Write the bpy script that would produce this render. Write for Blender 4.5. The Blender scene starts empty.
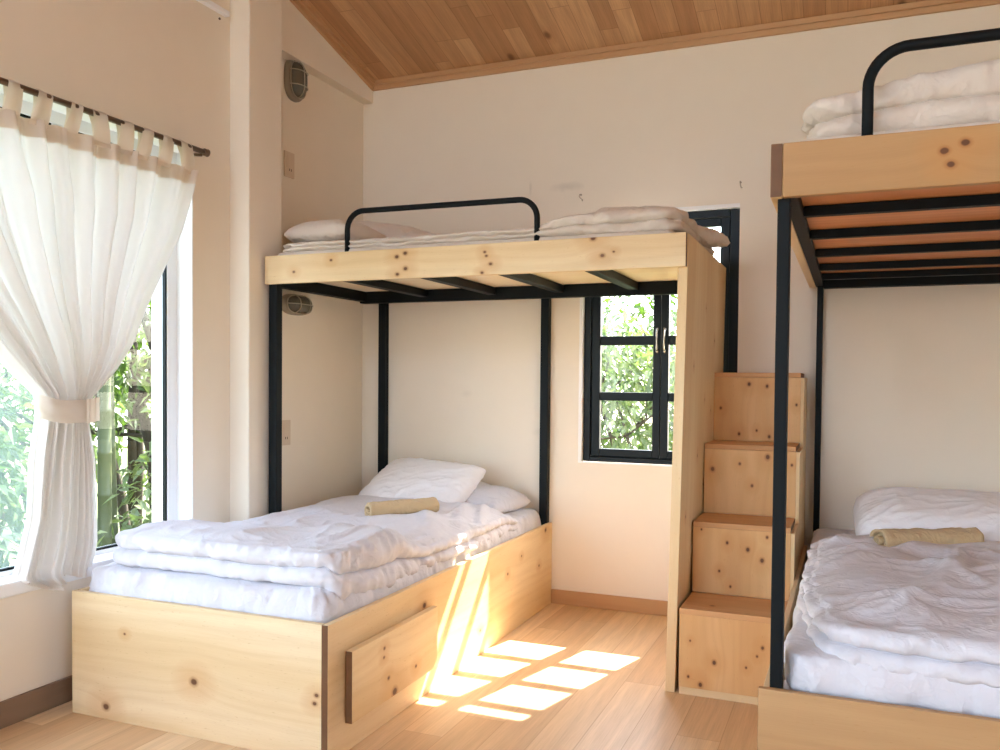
import bpy, bmesh, math, random
import numpy as np
from mathutils import Vector, Matrix

rnd = random.Random(7)
C = bpy.context.scene.collection
PI = math.pi

# ------------------------------------------------------------------ noise
_pg = np.random.RandomState(11)
_perm = np.concatenate([_pg.permutation(256)] * 3)
_grad = _pg.normal(size=(256, 3))
_grad /= np.linalg.norm(_grad, axis=1)[:, None]


def noise3(x, y, z=0.0):
    """gradient noise, about -1..1"""
    x, y, z = np.broadcast_arrays(np.asarray(x, float), np.asarray(y, float), np.asarray(z, float))
    xi, yi, zi = np.floor(x).astype(int), np.floor(y).astype(int), np.floor(z).astype(int)
    xf, yf, zf = x - xi, y - yi, z - zi
    f = lambda t: t * t * t * (t * (t * 6 - 15) + 10)
    u, v, w = f(xf), f(yf), f(zf)
    out = 0
    for dx in (0, 1):
        for dy in (0, 1):
            for dz in (0, 1):
                h = _perm[_perm[_perm[(xi + dx) & 255] + ((yi + dy) & 255)] + ((zi + dz) & 255)]
                g = _grad[h]
                d = g[..., 0] * (xf - dx) + g[..., 1] * (yf - dy) + g[..., 2] * (zf - dz)
                out = out + d * (u if dx else 1 - u) * (v if dy else 1 - v) * (w if dz else 1 - w)
    return out * 1.6


def sstep(a, b, x):
    t = np.clip((np.asarray(x, float) - a) / (b - a), 0, 1)
    return t * t * (3 - 2 * t)


def wrinkle(x, y, seed, ang=0.0, stretch=2.2, freq=7.0, warp=0.5):
    """sharp cloth ridges, 0..1"""
    ca, sa = math.cos(ang), math.sin(ang)
    a, b = x * ca + y * sa, -x * sa + y * ca
    wx = noise3(x * 3.1, y * 3.1, seed + 3.3) * warp
    wy = noise3(x * 3.1, y * 3.1, seed + 9.1) * warp
    n = noise3(a * freq / stretch + wx, b * freq + wy, seed)
    r = np.clip(1 - np.abs(n) * 2.2, 0, 1) ** 2
    n2 = noise3(a * freq * 2.1 / stretch + wx * 2 + 5, b * freq * 2.1 + wy * 2, seed + 17)
    r2 = np.clip(1 - np.abs(n2) * 2.4, 0, 1) ** 2
    m = 0.5 + 0.5 * np.clip(noise3(x * 2.3, y * 2.3, seed + 31) * 2, -1, 1)
    return (r * 0.65 + r2 * 0.35) * (0.25 + 0.75 * m)


# ------------------------------------------------------------------ materials
def new_mat(name):
    m = bpy.data.materials.new(name)
    m.use_nodes = True
    nt = m.node_tree
    nt.nodes.clear()
    out = nt.nodes.new('ShaderNodeOutputMaterial')
    return m, nt, out


class G:
    """tiny node helper"""

    def __init__(s, nt):
        s.nt = nt

    def n(s, t, **kw):
        nd = s.nt.nodes.new(t)
        for k, v in kw.items():
            setattr(nd, k, v)
        return nd

    def link(s, a, b):
        s.nt.links.new(a, b)

    def val(s, sock, v):
        if isinstance(v, bpy.types.NodeSocket):
            s.link(v, sock)
        else:
            sock.default_value = v

    def math(s, op, a, b=0.0, c=0.0, clamp=False):
        nd = s.n('ShaderNodeMath', operation=op)
        nd.use_clamp = clamp
        for i, v in enumerate((a, b, c)):
            s.val(nd.inputs[i], v)
        return nd.outputs[0]

    def noise(s, vec, scale, detail=2.0, rough=0.5, dist=0.0):
        nd = s.n('ShaderNodeTexNoise')
        s.link(vec, nd.inputs['Vector'])
        nd.inputs['Scale'].default_value = scale
        nd.inputs['Detail'].default_value = detail
        nd.inputs['Roughness'].default_value = rough
        nd.inputs['Distortion'].default_value = dist
        return nd.outputs['Fac']

    def comb(s, x, y, z=0.0):
        nd = s.n('ShaderNodeCombineXYZ')
        for i, v in enumerate((x, y, z)):
            s.val(nd.inputs[i], v)
        return nd.outputs[0]

    def ramp(s, fac, stops):
        nd = s.n('ShaderNodeValToRGB')
        el = nd.color_ramp.elements
        while len(el) < len(stops):
            el.new(0.5)
        for e, (p, c) in zip(el, stops):
            e.position = p
            e.color = c if len(c) == 4 else (*c, 1)
        s.link(fac, nd.inputs[0])
        return nd.outputs[0]

    def mix(s, fac, a, b, mode='MIX'):
        nd = s.n('ShaderNodeMix', data_type='RGBA', blend_type=mode)
        s.val(nd.inputs[0], fac)
        for sock, v in ((nd.inputs[6], a), (nd.inputs[7], b)):
            if isinstance(v, bpy.types.NodeSocket):
                s.link(v, sock)
            else:
                sock.default_value = v if len(v) == 4 else (*v, 1)
        return nd.outputs[2]

    def maprange(s, v, a, b, c=0.0, d=1.0):
        nd = s.n('ShaderNodeMapRange')
        s.link(v, nd.inputs[0])
        for i, x in enumerate((a, b, c, d)):
            nd.inputs[i + 1].default_value = x
        return nd.outputs[0]


def lin(r, g, b):
    f = lambda c: (c / 255 / 12.92) if c / 255 <= 0.04045 else ((c / 255 + 0.055) / 1.055) ** 2.4
    return (f(r), f(g), f(b))


def bsdf(nt, out, color, rough=0.5, bump=None, bstr=0.2, bdist=0.002, spec=0.4, metallic=0.0):
    g = G(nt)
    p = g.n('ShaderNodeBsdfPrincipled')
    if isinstance(color, bpy.types.NodeSocket):
        g.link(color, p.inputs['Base Color'])
    else:
        p.inputs['Base Color'].default_value = (*color, 1)
    if isinstance(rough, bpy.types.NodeSocket):
        g.link(rough, p.inputs['Roughness'])
    else:
        p.inputs['Roughness'].default_value = rough
    p.inputs['Specular IOR Level'].default_value = spec
    p.inputs['Metallic'].default_value = metallic
    if bump is not None:
        b = g.n('ShaderNodeBump')
        b.inputs['Strength'].default_value = bstr
        b.inputs['Distance'].default_value = bdist
        g.link(bump, b.inputs['Height'])
        g.link(b.outputs[0], p.inputs['Normal'])
    g.link(p.outputs[0], out.inputs[0])
    return p


def pine(name, knots=(), base=(226, 198, 152), light=(240, 220, 182), dark=(200, 162, 110), seed=0.0, auto=0.0, contrast=1.0):
    """pine board; UV = metres, U along the grain. knots: (u, v, radius)"""
    m, nt, out = new_mat(name)
    g = G(nt)
    uv = g.n('ShaderNodeUVMap', uv_map='UVMap').outputs[0]
    sep = g.n('ShaderNodeSeparateXYZ')
    g.link(uv, sep.inputs[0])
    u, v = sep.outputs[0], sep.outputs[1]
    bend, core, ring, halo = 0.0, 0.0, 0.0, 0.0
    wob = g.noise(g.comb(g.math('MULTIPLY', u, 30), g.math('MULTIPLY', v, 30), seed), 1.0, 2)
    for i, (ku, kv, kr) in enumerate(knots):
        du = g.math('SUBTRACT', u, ku)
        dv = g.math('SUBTRACT', v, kv)
        d2 = g.math('ADD', g.math('MULTIPLY', g.math('MULTIPLY', du, du), 0.62), g.math('MULTIPLY', dv, dv))
        d = g.math('MULTIPLY', g.math('SQRT', d2), g.math('ADD', 0.7, g.math('MULTIPLY', wob, 0.6)))
        f = g.math('DIVIDE', 1.0, g.math('ADD', 1.0, g.math('DIVIDE', d2, (kr * 3.2) ** 2)))
        bend = g.math('ADD', bend, g.math('MULTIPLY', g.math('MULTIPLY', f, 1 if i % 2 else -1), kr * 2.4))
        core = g.math('MAXIMUM', core, g.maprange(d, kr * 0.62, kr * 0.4))
        ring = g.math('MAXIMUM', ring, g.math('MULTIPLY', g.maprange(d, kr * 1.15, kr * 0.5), 1.0))
        halo = g.math('MAXIMUM', halo, g.maprange(d2, (kr * 4.5) ** 2, 0.0))
    if auto:
        vor = g.n('ShaderNodeTexVoronoi', voronoi_dimensions='2D')
        g.link(g.comb(g.math('MULTIPLY', u, 0.8), v), vor.inputs['Vector'])
        vor.inputs['Scale'].default_value = auto
        vor.inputs['Randomness'].default_value = 1.0
        d = g.math('DIVIDE', vor.outputs['Distance'], auto)
        sepc = g.n('ShaderNodeSeparateColor')
        g.link(vor.outputs['Color'], sepc.inputs[0])
        on = g.math('GREATER_THAN', sepc.outputs[0], 0.7)
        core = g.math('MAXIMUM', core, g.math('MULTIPLY', g.maprange(d, 0.007, 0.0025), on))
        ring = g.math('MAXIMUM', ring, g.math('MULTIPLY', g.maprange(d, 0.012, 0.006), on))
        halo = g.math('MAXIMUM', halo, g.math('MULTIPLY', g.maprange(d, 0.05, 0.0), on))
        bend = g.math('ADD', bend, g.math('MULTIPLY', g.math('MULTIPLY', g.maprange(d, 0.06, 0.0), on), 0.02))
    vv = g.math('ADD', v, bend)
    n1 = g.noise(g.comb(g.math('MULTIPLY', u, 0.9), g.math('MULTIPLY', vv, 7), seed), 1.0, 2)
    ph = g.math('ADD', g.math('MULTIPLY', vv, 52), g.math('MULTIPLY', n1, 9.0))
    rings = g.math('POWER', g.math('ADD', 0.5, g.math('MULTIPLY', g.math('SINE', g.math('MULTIPLY', ph, 2.6)), 0.5)), 2.0)
    big = g.noise(g.comb(g.math('MULTIPLY', u, 0.7), g.math('MULTIPLY', vv, 6), seed + 4.0), 1.0, 3)
    fib = g.noise(g.comb(g.math('MULTIPLY', u, 9), g.math('MULTIPLY', vv, 420), seed + 8.0), 1.0, 3, 0.6)
    pore = g.noise(g.comb(g.math('MULTIPLY', u, 55), g.math('MULTIPLY', vv, 260), seed + 2.0), 1.0, 1)
    pore = g.maprange(pore, 0.68, 0.8)
    L, B, D = lin(*light), lin(*base), lin(*dark)
    col = g.ramp(big, [(0.25, L), (0.55, B), (0.85, lin(*[(a + b) / 2 for a, b in zip(base, dark)]))])
    col = g.mix(g.math('MULTIPLY', rings, 0.15 * contrast), col, D)
    col = g.mix(g.math('MULTIPLY', g.math('SUBTRACT', fib, 0.35, clamp=True), 0.45 * contrast), col, D)
    col = g.mix(g.math('MULTIPLY', pore, 0.3), col, lin(165, 115, 62))
    col = g.mix(g.math('MULTIPLY', halo, 0.35), col, lin(196, 138, 74))
    col = g.mix(g.math('MULTIPLY', ring, 0.6), col, lin(150, 92, 46))
    col = g.mix(g.math('MULTIPLY', core, 0.85), col, lin(84, 48, 28))
    bsdf(nt, out, col, 0.5, bump=fib, bstr=0.12, bdist=0.001, spec=0.35)
    return m


def plain(name, rgb, rough=0.5, bscale=0, bstr=0.1, bdist=0.002, var=0.0, metallic=0.0, spec=0.4):
    m, nt, out = new_mat(name)
    g = G(nt)
    col = lin(*rgb)
    b = None
    if bscale:
        tc = g.n('ShaderNodeTexCoord').outputs['Object']
        b = g.noise(tc, bscale, 3, 0.6)
        if var:
            big = g.noise(tc, bscale * 0.05 + 0.8, 2)
            col = g.mix(g.math('MULTIPLY', big, var), (*lin(*rgb), 1), (*lin(*[c * 0.8 for c in rgb]), 1))
    bsdf(nt, out, col, rough, b, bstr, bdist, spec, metallic)
    return m


def planks(name, width, length, cols, grain_axis='y', gap=(110, 75, 45), rough=0.4, knots=False, seed=0.0, gapw=0.0016, contrast=1.0):
    """UV in metres, U along boards"""
    m, nt, out = new_mat(name)
    g = G(nt)
    uv = g.n('ShaderNodeUVMap', uv_map='UVMap').outputs[0]
    sep = g.n('ShaderNodeSeparateXYZ')
    g.link(uv, sep.inputs[0])
    u, v = sep.outputs[0], sep.outputs[1]
    row = g.math('FLOOR', g.math('DIVIDE', v, width))
    wn = g.n('ShaderNodeTexWhiteNoise', noise_dimensions='2D')
    g.link(g.comb(row, seed + 0.5), wn.inputs['Vector'])
    uo = g.math('ADD', u, g.math('MULTIPLY', wn.outputs[0], length * 7.3))
    seg = g.math('FLOOR', g.math('DIVIDE', uo, length))
    wn2 = g.n('ShaderNodeTexWhiteNoise', noise_dimensions='3D')
    g.link(g.comb(row, seg, seed + 3.1), wn2.inputs['Vector'])
    tone = wn2.outputs[0]
    fv = g.math('SUBTRACT', v, g.math('MULTIPLY', row, width))
    fu = g.math('SUBTRACT', uo, g.math('MULTIPLY', seg, length))
    ev = g.math('MINIMUM', fv, g.math('SUBTRACT', width, fv))
    eu = g.math('MINIMUM', fu, g.math('SUBTRACT', length, fu))
    edge = g.maprange(g.math('MINIMUM', ev, eu), gapw, gapw * 0.35)
    off = g.math('MULTIPLY', tone, 37.0)
    n1 = g.noise(g.comb(g.math('MULTIPLY', u, 1.6), g.math('MULTIPLY', v, 16), off), 1.0, 3)
    fib = g.noise(g.comb(g.math('MULTIPLY', u, 7), g.math('MULTIPLY', v, 260), off), 1.0, 3, 0.6)
    ph = g.math('ADD', g.math('MULTIPLY', v, 90), g.math('MULTIPLY', n1, 14.0))
    rings = g.math('ADD', 0.5, g.math('MULTIPLY', g.math('SINE', ph), 0.5))
    c0, c1, c2 = [lin(*c) for c in cols]
    col = g.ramp(tone, [(0.1, c0), (0.5, c1), (0.95, c2)])
    dk = lin(*[c * 0.72 for c in cols[2]])
    col = g.mix(g.math('MULTIPLY', rings, 0.16 * contrast), col, dk)
    col = g.mix(g.math('MULTIPLY', g.maprange(fib, 0.4, 0.8), 0.3 * contrast), col, dk)
    if knots:
        vor = g.n('ShaderNodeTexVoronoi', voronoi_dimensions='2D')
        g.link(g.comb(g.math('MULTIPLY', u, 0.55), v), vor.inputs['Vector'])
        vor.inputs['Scale'].default_value = 3.2
        sc = g.n('ShaderNodeSeparateColor')
        g.link(vor.outputs['Color'], sc.inputs[0])
        on = g.math('GREATER_THAN', sc.outputs[0], 0.5)
        k = g.math('MULTIPLY', g.maprange(vor.outputs['Distance'], 0.07, 0.025), on)
        kh = g.math('MULTIPLY', g.maprange(vor.outputs['Distance'], 0.16, 0.03), on)
        col = g.mix(g.math('MULTIPLY', kh, 0.3), col, lin(150, 92, 50))
        col = g.mix(g.math('MULTIPLY', k, 0.75), col, lin(92, 55, 32))
    col = g.mix(g.math('MULTIPLY', edge, 0.75), col, lin(*gap))
    rg = g.math('ADD', rough, g.math('MULTIPLY', fib, 0.12))
    bsdf(nt, out, col, rg, bump=g.math('SUBTRACT', g.math('MULTIPLY', fib, 0.15), edge), bstr=0.2, bdist=0.001, spec=0.4)
    return m


def fabric(name, rgb, weave=900, wr=0.35, rough=0.9, trans=0.0, seed=0.0):
    m, nt, out = new_mat(name)
    g = G(nt)
    tc = g.n('ShaderNodeTexCoord').outputs['Object']
    sep = g.n('ShaderNodeSeparateXYZ')
    g.link(tc, sep.inputs[0])
    n1 = g.noise(tc, 11, 2, 0.5, 0.8)
    n2 = g.noise(tc, 30, 2, 0.5, 0.8)
    r1 = g.math('POWER', g.math('SUBTRACT', 1.0, g.math('MULTIPLY', g.math('ABSOLUTE', g.math('SUBTRACT', n1, 0.5)), 3.2), clamp=True), 2.0)
    r2 = g.math('POWER', g.math('SUBTRACT', 1.0, g.math('MULTIPLY', g.math('ABSOLUTE', g.math('SUBTRACT', n2, 0.5)), 3.0), clamp=True), 2.0)
    fine = g.noise(tc, weave, 1)
    h = g.math('ADD', g.math('ADD', g.math('MULTIPLY', r1, 1.0), g.math('MULTIPLY', r2, 0.45)), g.math('MULTIPLY', fine, 0.05))
    p = bsdf(nt, out, lin(*rgb), rough, bump=h, bstr=wr, bdist=0.006, spec=0.15)
    p.inputs['Sheen Weight'].default_value = 0.15
    if trans:
        t = g.n('ShaderNodeBsdfTranslucent')
        t.inputs[0].default_value = (*lin(*rgb), 1)
        mx = g.n('ShaderNodeMixShader')
        mx.inputs[0].default_value = trans
        g.link(p.outputs[0], mx.inputs[1])
        g.link(t.outputs[0], mx.inputs[2])
        g.link(mx.outputs[0], out.inputs[0])
    return m


def leaf_mat(name, a, b, trans=0.45, hue=0.0):
    m, nt, out = new_mat(name)
    g = G(nt)
    geo = g.n('ShaderNodeNewGeometry')
    tc = g.n('ShaderNodeTexCoord').outputs['Object']
    n = g.noise(tc, 2.5, 2)
    f = g.math('ADD', g.math('MULTIPLY', geo.outputs['Random Per Island'], 0.7), g.math('MULTIPLY', n, 0.4))
    col = g.ramp(f, [(0.15, lin(*a)), (0.9, lin(*b))])
    p = g.n('ShaderNodeBsdfPrincipled')
    g.link(col, p.inputs['Base Color'])
    p.inputs['Roughness'].default_value = 0.4
    t = g.n('ShaderNodeBsdfTranslucent')
    colt = g.mix(1.0, col, (1.3, 1.5, 0.8, 1), 'MULTIPLY')
    g.link(colt, t.inputs[0])
    mx = g.n('ShaderNodeMixShader')
    mx.inputs[0].default_value = trans
    g.link(p.outputs[0], mx.inputs[1])
    g.link(t.outputs[0], mx.inputs[2])
    g.link(mx.outputs[0], out.inputs[0])
    return m


def glass_mat(name, haze=0.0, hz=(0.8, 0.9, 0.85), gloss=0.02):
    m, nt, out = new_mat(name)
    g = G(nt)
    tr = g.n('ShaderNodeBsdfTransparent')
    tr.inputs[0].default_value = (0.98, 0.99, 0.98, 1)
    gl = g.n('ShaderNodeBsdfGlossy')
    gl.inputs['Roughness'].default_value = 0.01
    mx = g.n('ShaderNodeMixShader')
    mx.inputs[0].default_value = gloss
    g.link(tr.outputs[0], mx.inputs[1])
    g.link(gl.outputs[0], mx.inputs[2])
    last = mx
    if haze:
        tl = g.n('ShaderNodeBsdfTranslucent')
        tl.inputs[0].default_value = (*hz, 1)
        mh = g.n('ShaderNodeMixShader')
        tc = g.n('ShaderNodeTexCoord').outputs['Object']
        nn = g.noise(tc, 9.0, 4, 0.6)
        g.link(g.math('MULTIPLY', g.maprange(nn, 0.2, 0.8, 0.7, 1.3), haze), mh.inputs[0])
        g.link(mx.outputs[0], mh.inputs[1])
        g.link(tl.outputs[0], mh.inputs[2])
        last = mh
    g.link(last.outputs[0], out.inputs[0])
    return m


M = {}
M['wall'] = plain('wall_paint', (238, 228, 212), 0.85, 140, 0.12, 0.0015, 0.10, spec=0.2)
M['white_paint'] = plain('white_gloss_paint', (242, 241, 240), 0.4, 60, 0.03)
M['pvc'] = plain('white_pvc', (240, 241, 244), 0.3, 0)
M['metal'] = plain('black_steel', (10, 16, 19), 0.55, 220, 0.05, 0.0006, spec=0.18)
M['black_paint'] = plain('black_window_paint', (10, 18, 22), 0.4, 60, 0.1, 0.001, spec=0.2)
M['floor'] = planks('oak_floor', 0.135, 1.25, [(230, 200, 160), (220, 186, 144), (206, 168, 126)], rough=0.34, gap=(172, 132, 94), seed=1.0, contrast=1.0)
M['ceil'] = planks('ceiling_boards', 0.09, 0.75, [(208, 164, 120), (198, 152, 108), (182, 134, 92)], rough=0.5, knots=True, gap=(120, 80, 48), seed=5.0, contrast=1.35)
M['trim'] = pine('cornice_pine', (), (196, 154, 112), (210, 172, 130), (164, 118, 78), 3.0)
M['base'] = pine('baseboard_oak', (), (190, 148, 104), (204, 164, 120), (165, 120, 78), 6.0)
M['base_dark'] = pine('baseboard_brown', (), (132, 108, 88), (148, 124, 102), (104, 82, 64), 6.0)
M['pine'] = pine('pine_plain', (), seed=2.0, auto=3.2)
M['tread'] = pine('pine_tread', (), (206, 156, 104), (220, 176, 126), (172, 122, 76), 15.0, auto=3.2)
M['pine_end'] = pine('pine_end_grain', (), (108, 74, 46), (124, 88, 56), (84, 54, 32), 9.0)
M['ply'] = pine('deck_plywood', (), (243, 224, 194), (247, 232, 208), (228, 200, 162), 12.0)
M['glass'] = glass_mat('clear_glass')
M['glass_hazy'] = glass_mat('hazy_glass', 0.10, (0.72, 0.86, 0.78))
M['sheet'] = fabric('white_cotton', (216, 215, 221), wr=0.32)
M['sheet_wr'] = fabric('white_cotton_duvet', (216, 215, 221), wr=0.30)
M['linen'] = fabric('cream_cotton', (218, 207, 196), wr=0.32)
M['pillow'] = fabric('pillow_cotton', (240, 239, 242), wr=0.16)
M['towel'] = fabric('khaki_towel', (200, 176, 138), weave=500, wr=0.5)
M['curtain'] = fabric('curtain_voile', (240, 236, 232), wr=0.05, trans=0.34)
M['curtain_band'] = fabric('curtain_cotton', (238, 228, 216), wr=0.1, trans=0.4)
M['rod'] = plain('bronze_rod', (104, 82, 66), 0.35, 0, metallic=0.5)
M['plastic'] = plain('ivory_plastic', (214, 196, 174), 0.4)
M['dark'] = plain('socket_hole', (38, 32, 28), 0.6)
M['lamp_base'] = plain('grey_lamp_plastic', (150, 140, 122), 0.5)
M['lamp_lens'] = plain('grey_ribbed_lens', (96, 94, 84), 0.18, 0)
M['wire'] = plain('pale_wire', (176, 166, 148), 0.4, 0, metallic=0.3)
M['silver'] = plain('silver_handle', (214, 210, 202), 0.25, 0, metallic=0.9)
M['bark'] = plain('bark', (64, 56, 46), 0.9, 30, 0.6, 0.01, 0.5)
M['bamboo'] = plain('bamboo_green', (80, 88, 60), 0.45, 12, 0.1, 0.004, 0.6)
M['ground'] = plain('garden_soil', (104, 112, 74), 0.95, 8, 0.5, 0.02, 0.6)
M['leaf_a'] = leaf_mat('leaf_light', (40, 62, 22), (84, 106, 42), 0.32)
M['leaf_b'] = leaf_mat('leaf_mid', (30, 54, 24), (70, 94, 42), 0.3)
M['leaf_c'] = leaf_mat('leaf_pale', (66, 84, 52), (112, 124, 84), 0.32)
M['flower'] = plain('yellow_petals', (236, 206, 60), 0.6)


# ------------------------------------------------------------------ mesh helpers
def tag(o, label=None, cat=None, group=None, kind=None):
    if label: o['label'] = label
    if cat: o['category'] = cat
    if group: o['group'] = group
    if kind: o['kind'] = kind
    return o


def empty(name, loc, label, cat, group=None):
    o = bpy.data.objects.new(name, None)
    o.empty_display_size = 0.1
    o.location = loc
    C.objects.link(o)
    return tag(o, label, cat, group)


def origin_of(parent):
    v = Vector((0, 0, 0))
    while parent is not None:
        v += parent.location
        parent = parent.parent
    return v


def build(name, bm, mats, parent=None, smooth=False, loc=None):
    """bm holds WORLD coordinates; object gets an origin at its parent (or loc)."""
    org = origin_of(parent) if parent is not None else Vector(loc or (0, 0, 0))
    bmesh.ops.translate(bm, verts=bm.verts, vec=-org)
    me = bpy.data.meshes.new(name)
    bm.normal_update()
    bm.to_mesh(me)
    bm.free()
    for m in (mats if isinstance(mats, (list, tuple)) else [mats]):
        me.materials.append(m)
    if smooth:
        for p in me.polygons:
            p.use_smooth = True
    o = bpy.data.objects.new(name, me)
    C.objects.link(o)
    if parent is not None:
        o.parent = parent
    else:
        o.location = org
    return o


AX = {'x': 0, 'y': 1, 'z': 2}


def set_uv(bm, grain, end_mat=None, faces=None):
    """box-projected UV in metres: U along grain axis"""
    lay = bm.loops.layers.uv.get('UVMap') or bm.loops.layers.uv.new('UVMap')
    gi = AX[grain]
    for f in (faces if faces is not None else bm.faces):
        f.normal_update()
        n = [abs(c) for c in f.normal]
        ni = n.index(max(n))
        others = [i for i in (0, 1, 2) if i != ni]
        if gi in others:
            ui = gi
            vi = [i for i in others if i != gi][0]
        else:
            ui, vi = others
            if end_mat is not None:
                f.material_index = end_mat
        for l in f.loops:
            l[lay].uv = (l.vert.co[ui], l.vert.co[vi])


def box(bm, x0, x1, y0, y1, z0, z1, bev=0.0, grain=None, end_mat=None, mat=0):
    r = bmesh.ops.create_cube(bm, size=1.0)
    vs = r['verts']
    for v in vs:
        v.co = Vector((x0 + (v.co.x + .5) * (x1 - x0), y0 + (v.co.y + .5) * (y1 - y0), z0 + (v.co.z + .5) * (z1 - z0)))
    fs = list({f for v in vs for f in v.link_faces})
    if bev:
        es = list({e for v in vs for e in v.link_edges})
        r2 = bmesh.ops.bevel(bm, geom=es, offset=bev, segments=2, affect='EDGES', profile=0.5)
        fs = list({f for f in r2['faces']} | {f for f in fs if f.is_valid})
        vs = list({v for f in fs for v in f.verts})
        fs = list({f for v in vs for f in v.link_faces})
    for f in fs:
        f.material_index = mat
    if grain:
        set_uv(bm, grain, end_mat, fs)
    return fs


def board(name, x0, x1, y0, y1, z0, z1, grain, mat, parent=None, bev=0.002, end=True):
    bm = bmesh.new()
    box(bm, x0, x1, y0, y1, z0, z1, bev, grain, 1 if end else None)
    return build(name, bm, [mat, M['pine_end']], parent)


def solid(name, x0, x1, y0, y1, z0, z1, mat, parent=None, bev=0.003, loc=None):
    bm = bmesh.new()
    box(bm, x0, x1, y0, y1, z0, z1, bev)
    return build(name, bm, mat, parent, loc=loc)


def tube(bm, pts, r, seg=12, cap=True, mat=0, closed=False):
    pts = [Vector(p) for p in pts]
    n = len(pts)
    rs = r if isinstance(r, (list, tuple)) else [r] * n
    rings = []
    ref = None
    for i, p in enumerate(pts):
        a = pts[i - 1] if (i > 0 or closed) else p
        b = pts[(i + 1) % n] if (i < n - 1 or closed) else p
        t = (b - a).normalized()
        if ref is None:
            ref = Vector((0, 0, 1)) if abs(t.z) < 0.9 else Vector((1, 0, 0))
        s = t.cross(ref)
        if s.length < 1e-6:
            s = t.orthogonal()
        s.normalize()
        ref = s.cross(t).normalized()
        rings.append([bm.verts.new(p + (s * math.cos(k * 2 * PI / seg) + ref * math.sin(k * 2 * PI / seg)) * rs[i]) for k in range(seg)])
    m = n if closed else n - 1
    for i in range(m):
        A, B = rings[i], rings[(i + 1) % n]
        for k in range(seg):
            f = bm.faces.new((A[k], A[(k + 1) % seg], B[(k + 1) % seg], B[k]))
            f.material_index = mat
            f.smooth = True
    if cap and not closed:
        bm.faces.new(rings[0][::-1]).material_index = mat
        bm.faces.new(rings[-1]).material_index = mat


def arc_path(pts, rad, n=8):
    """polyline with rounded corners"""
    pts = [Vector(p) for p in pts]
    out = [pts[0]]
    for i in range(1, len(pts) - 1):
        a, b, c = pts[i - 1], pts[i], pts[i + 1]
        d1, d2 = (a - b).normalized(), (c - b).normalized()
        ang = d1.angle(d2)
        t = rad / math.tan(ang / 2)
        p1, p2 = b + d1 * t, b + d2 * t
        cen = b + (d1 + d2).normalized() * (rad / math.sin(ang / 2))
        for k in range(n + 1):
            f = k / n
            va, vb = p1 - cen, p2 - cen
            th = va.angle(vb)
            v = (va * math.sin((1 - f) * th) + vb * math.sin(f * th)) / math.sin(th)
            out.append(cen + v)
    out.append(pts[-1])
    return out


def grid_mesh(bm, P, closed_u=False, closed_v=False, mat=0, flip=False):
    """P: array (nv, nu, 3)"""
    nv, nu = P.shape[:2]
    V = [[bm.verts.new(P[j, i]) for i in range(nu)] for j in range(nv)]
    for j in range(nv if closed_v else nv - 1):
        for i in range(nu if closed_u else nu - 1):
            q = (V[j][i], V[j][(i + 1) % nu], V[(j + 1) % nv][(i + 1) % nu], V[(j + 1) % nv][i])
            f = bm.faces.new(q[::-1] if flip else q)
            f.material_index = mat
            f.smooth = True
    return V


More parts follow.
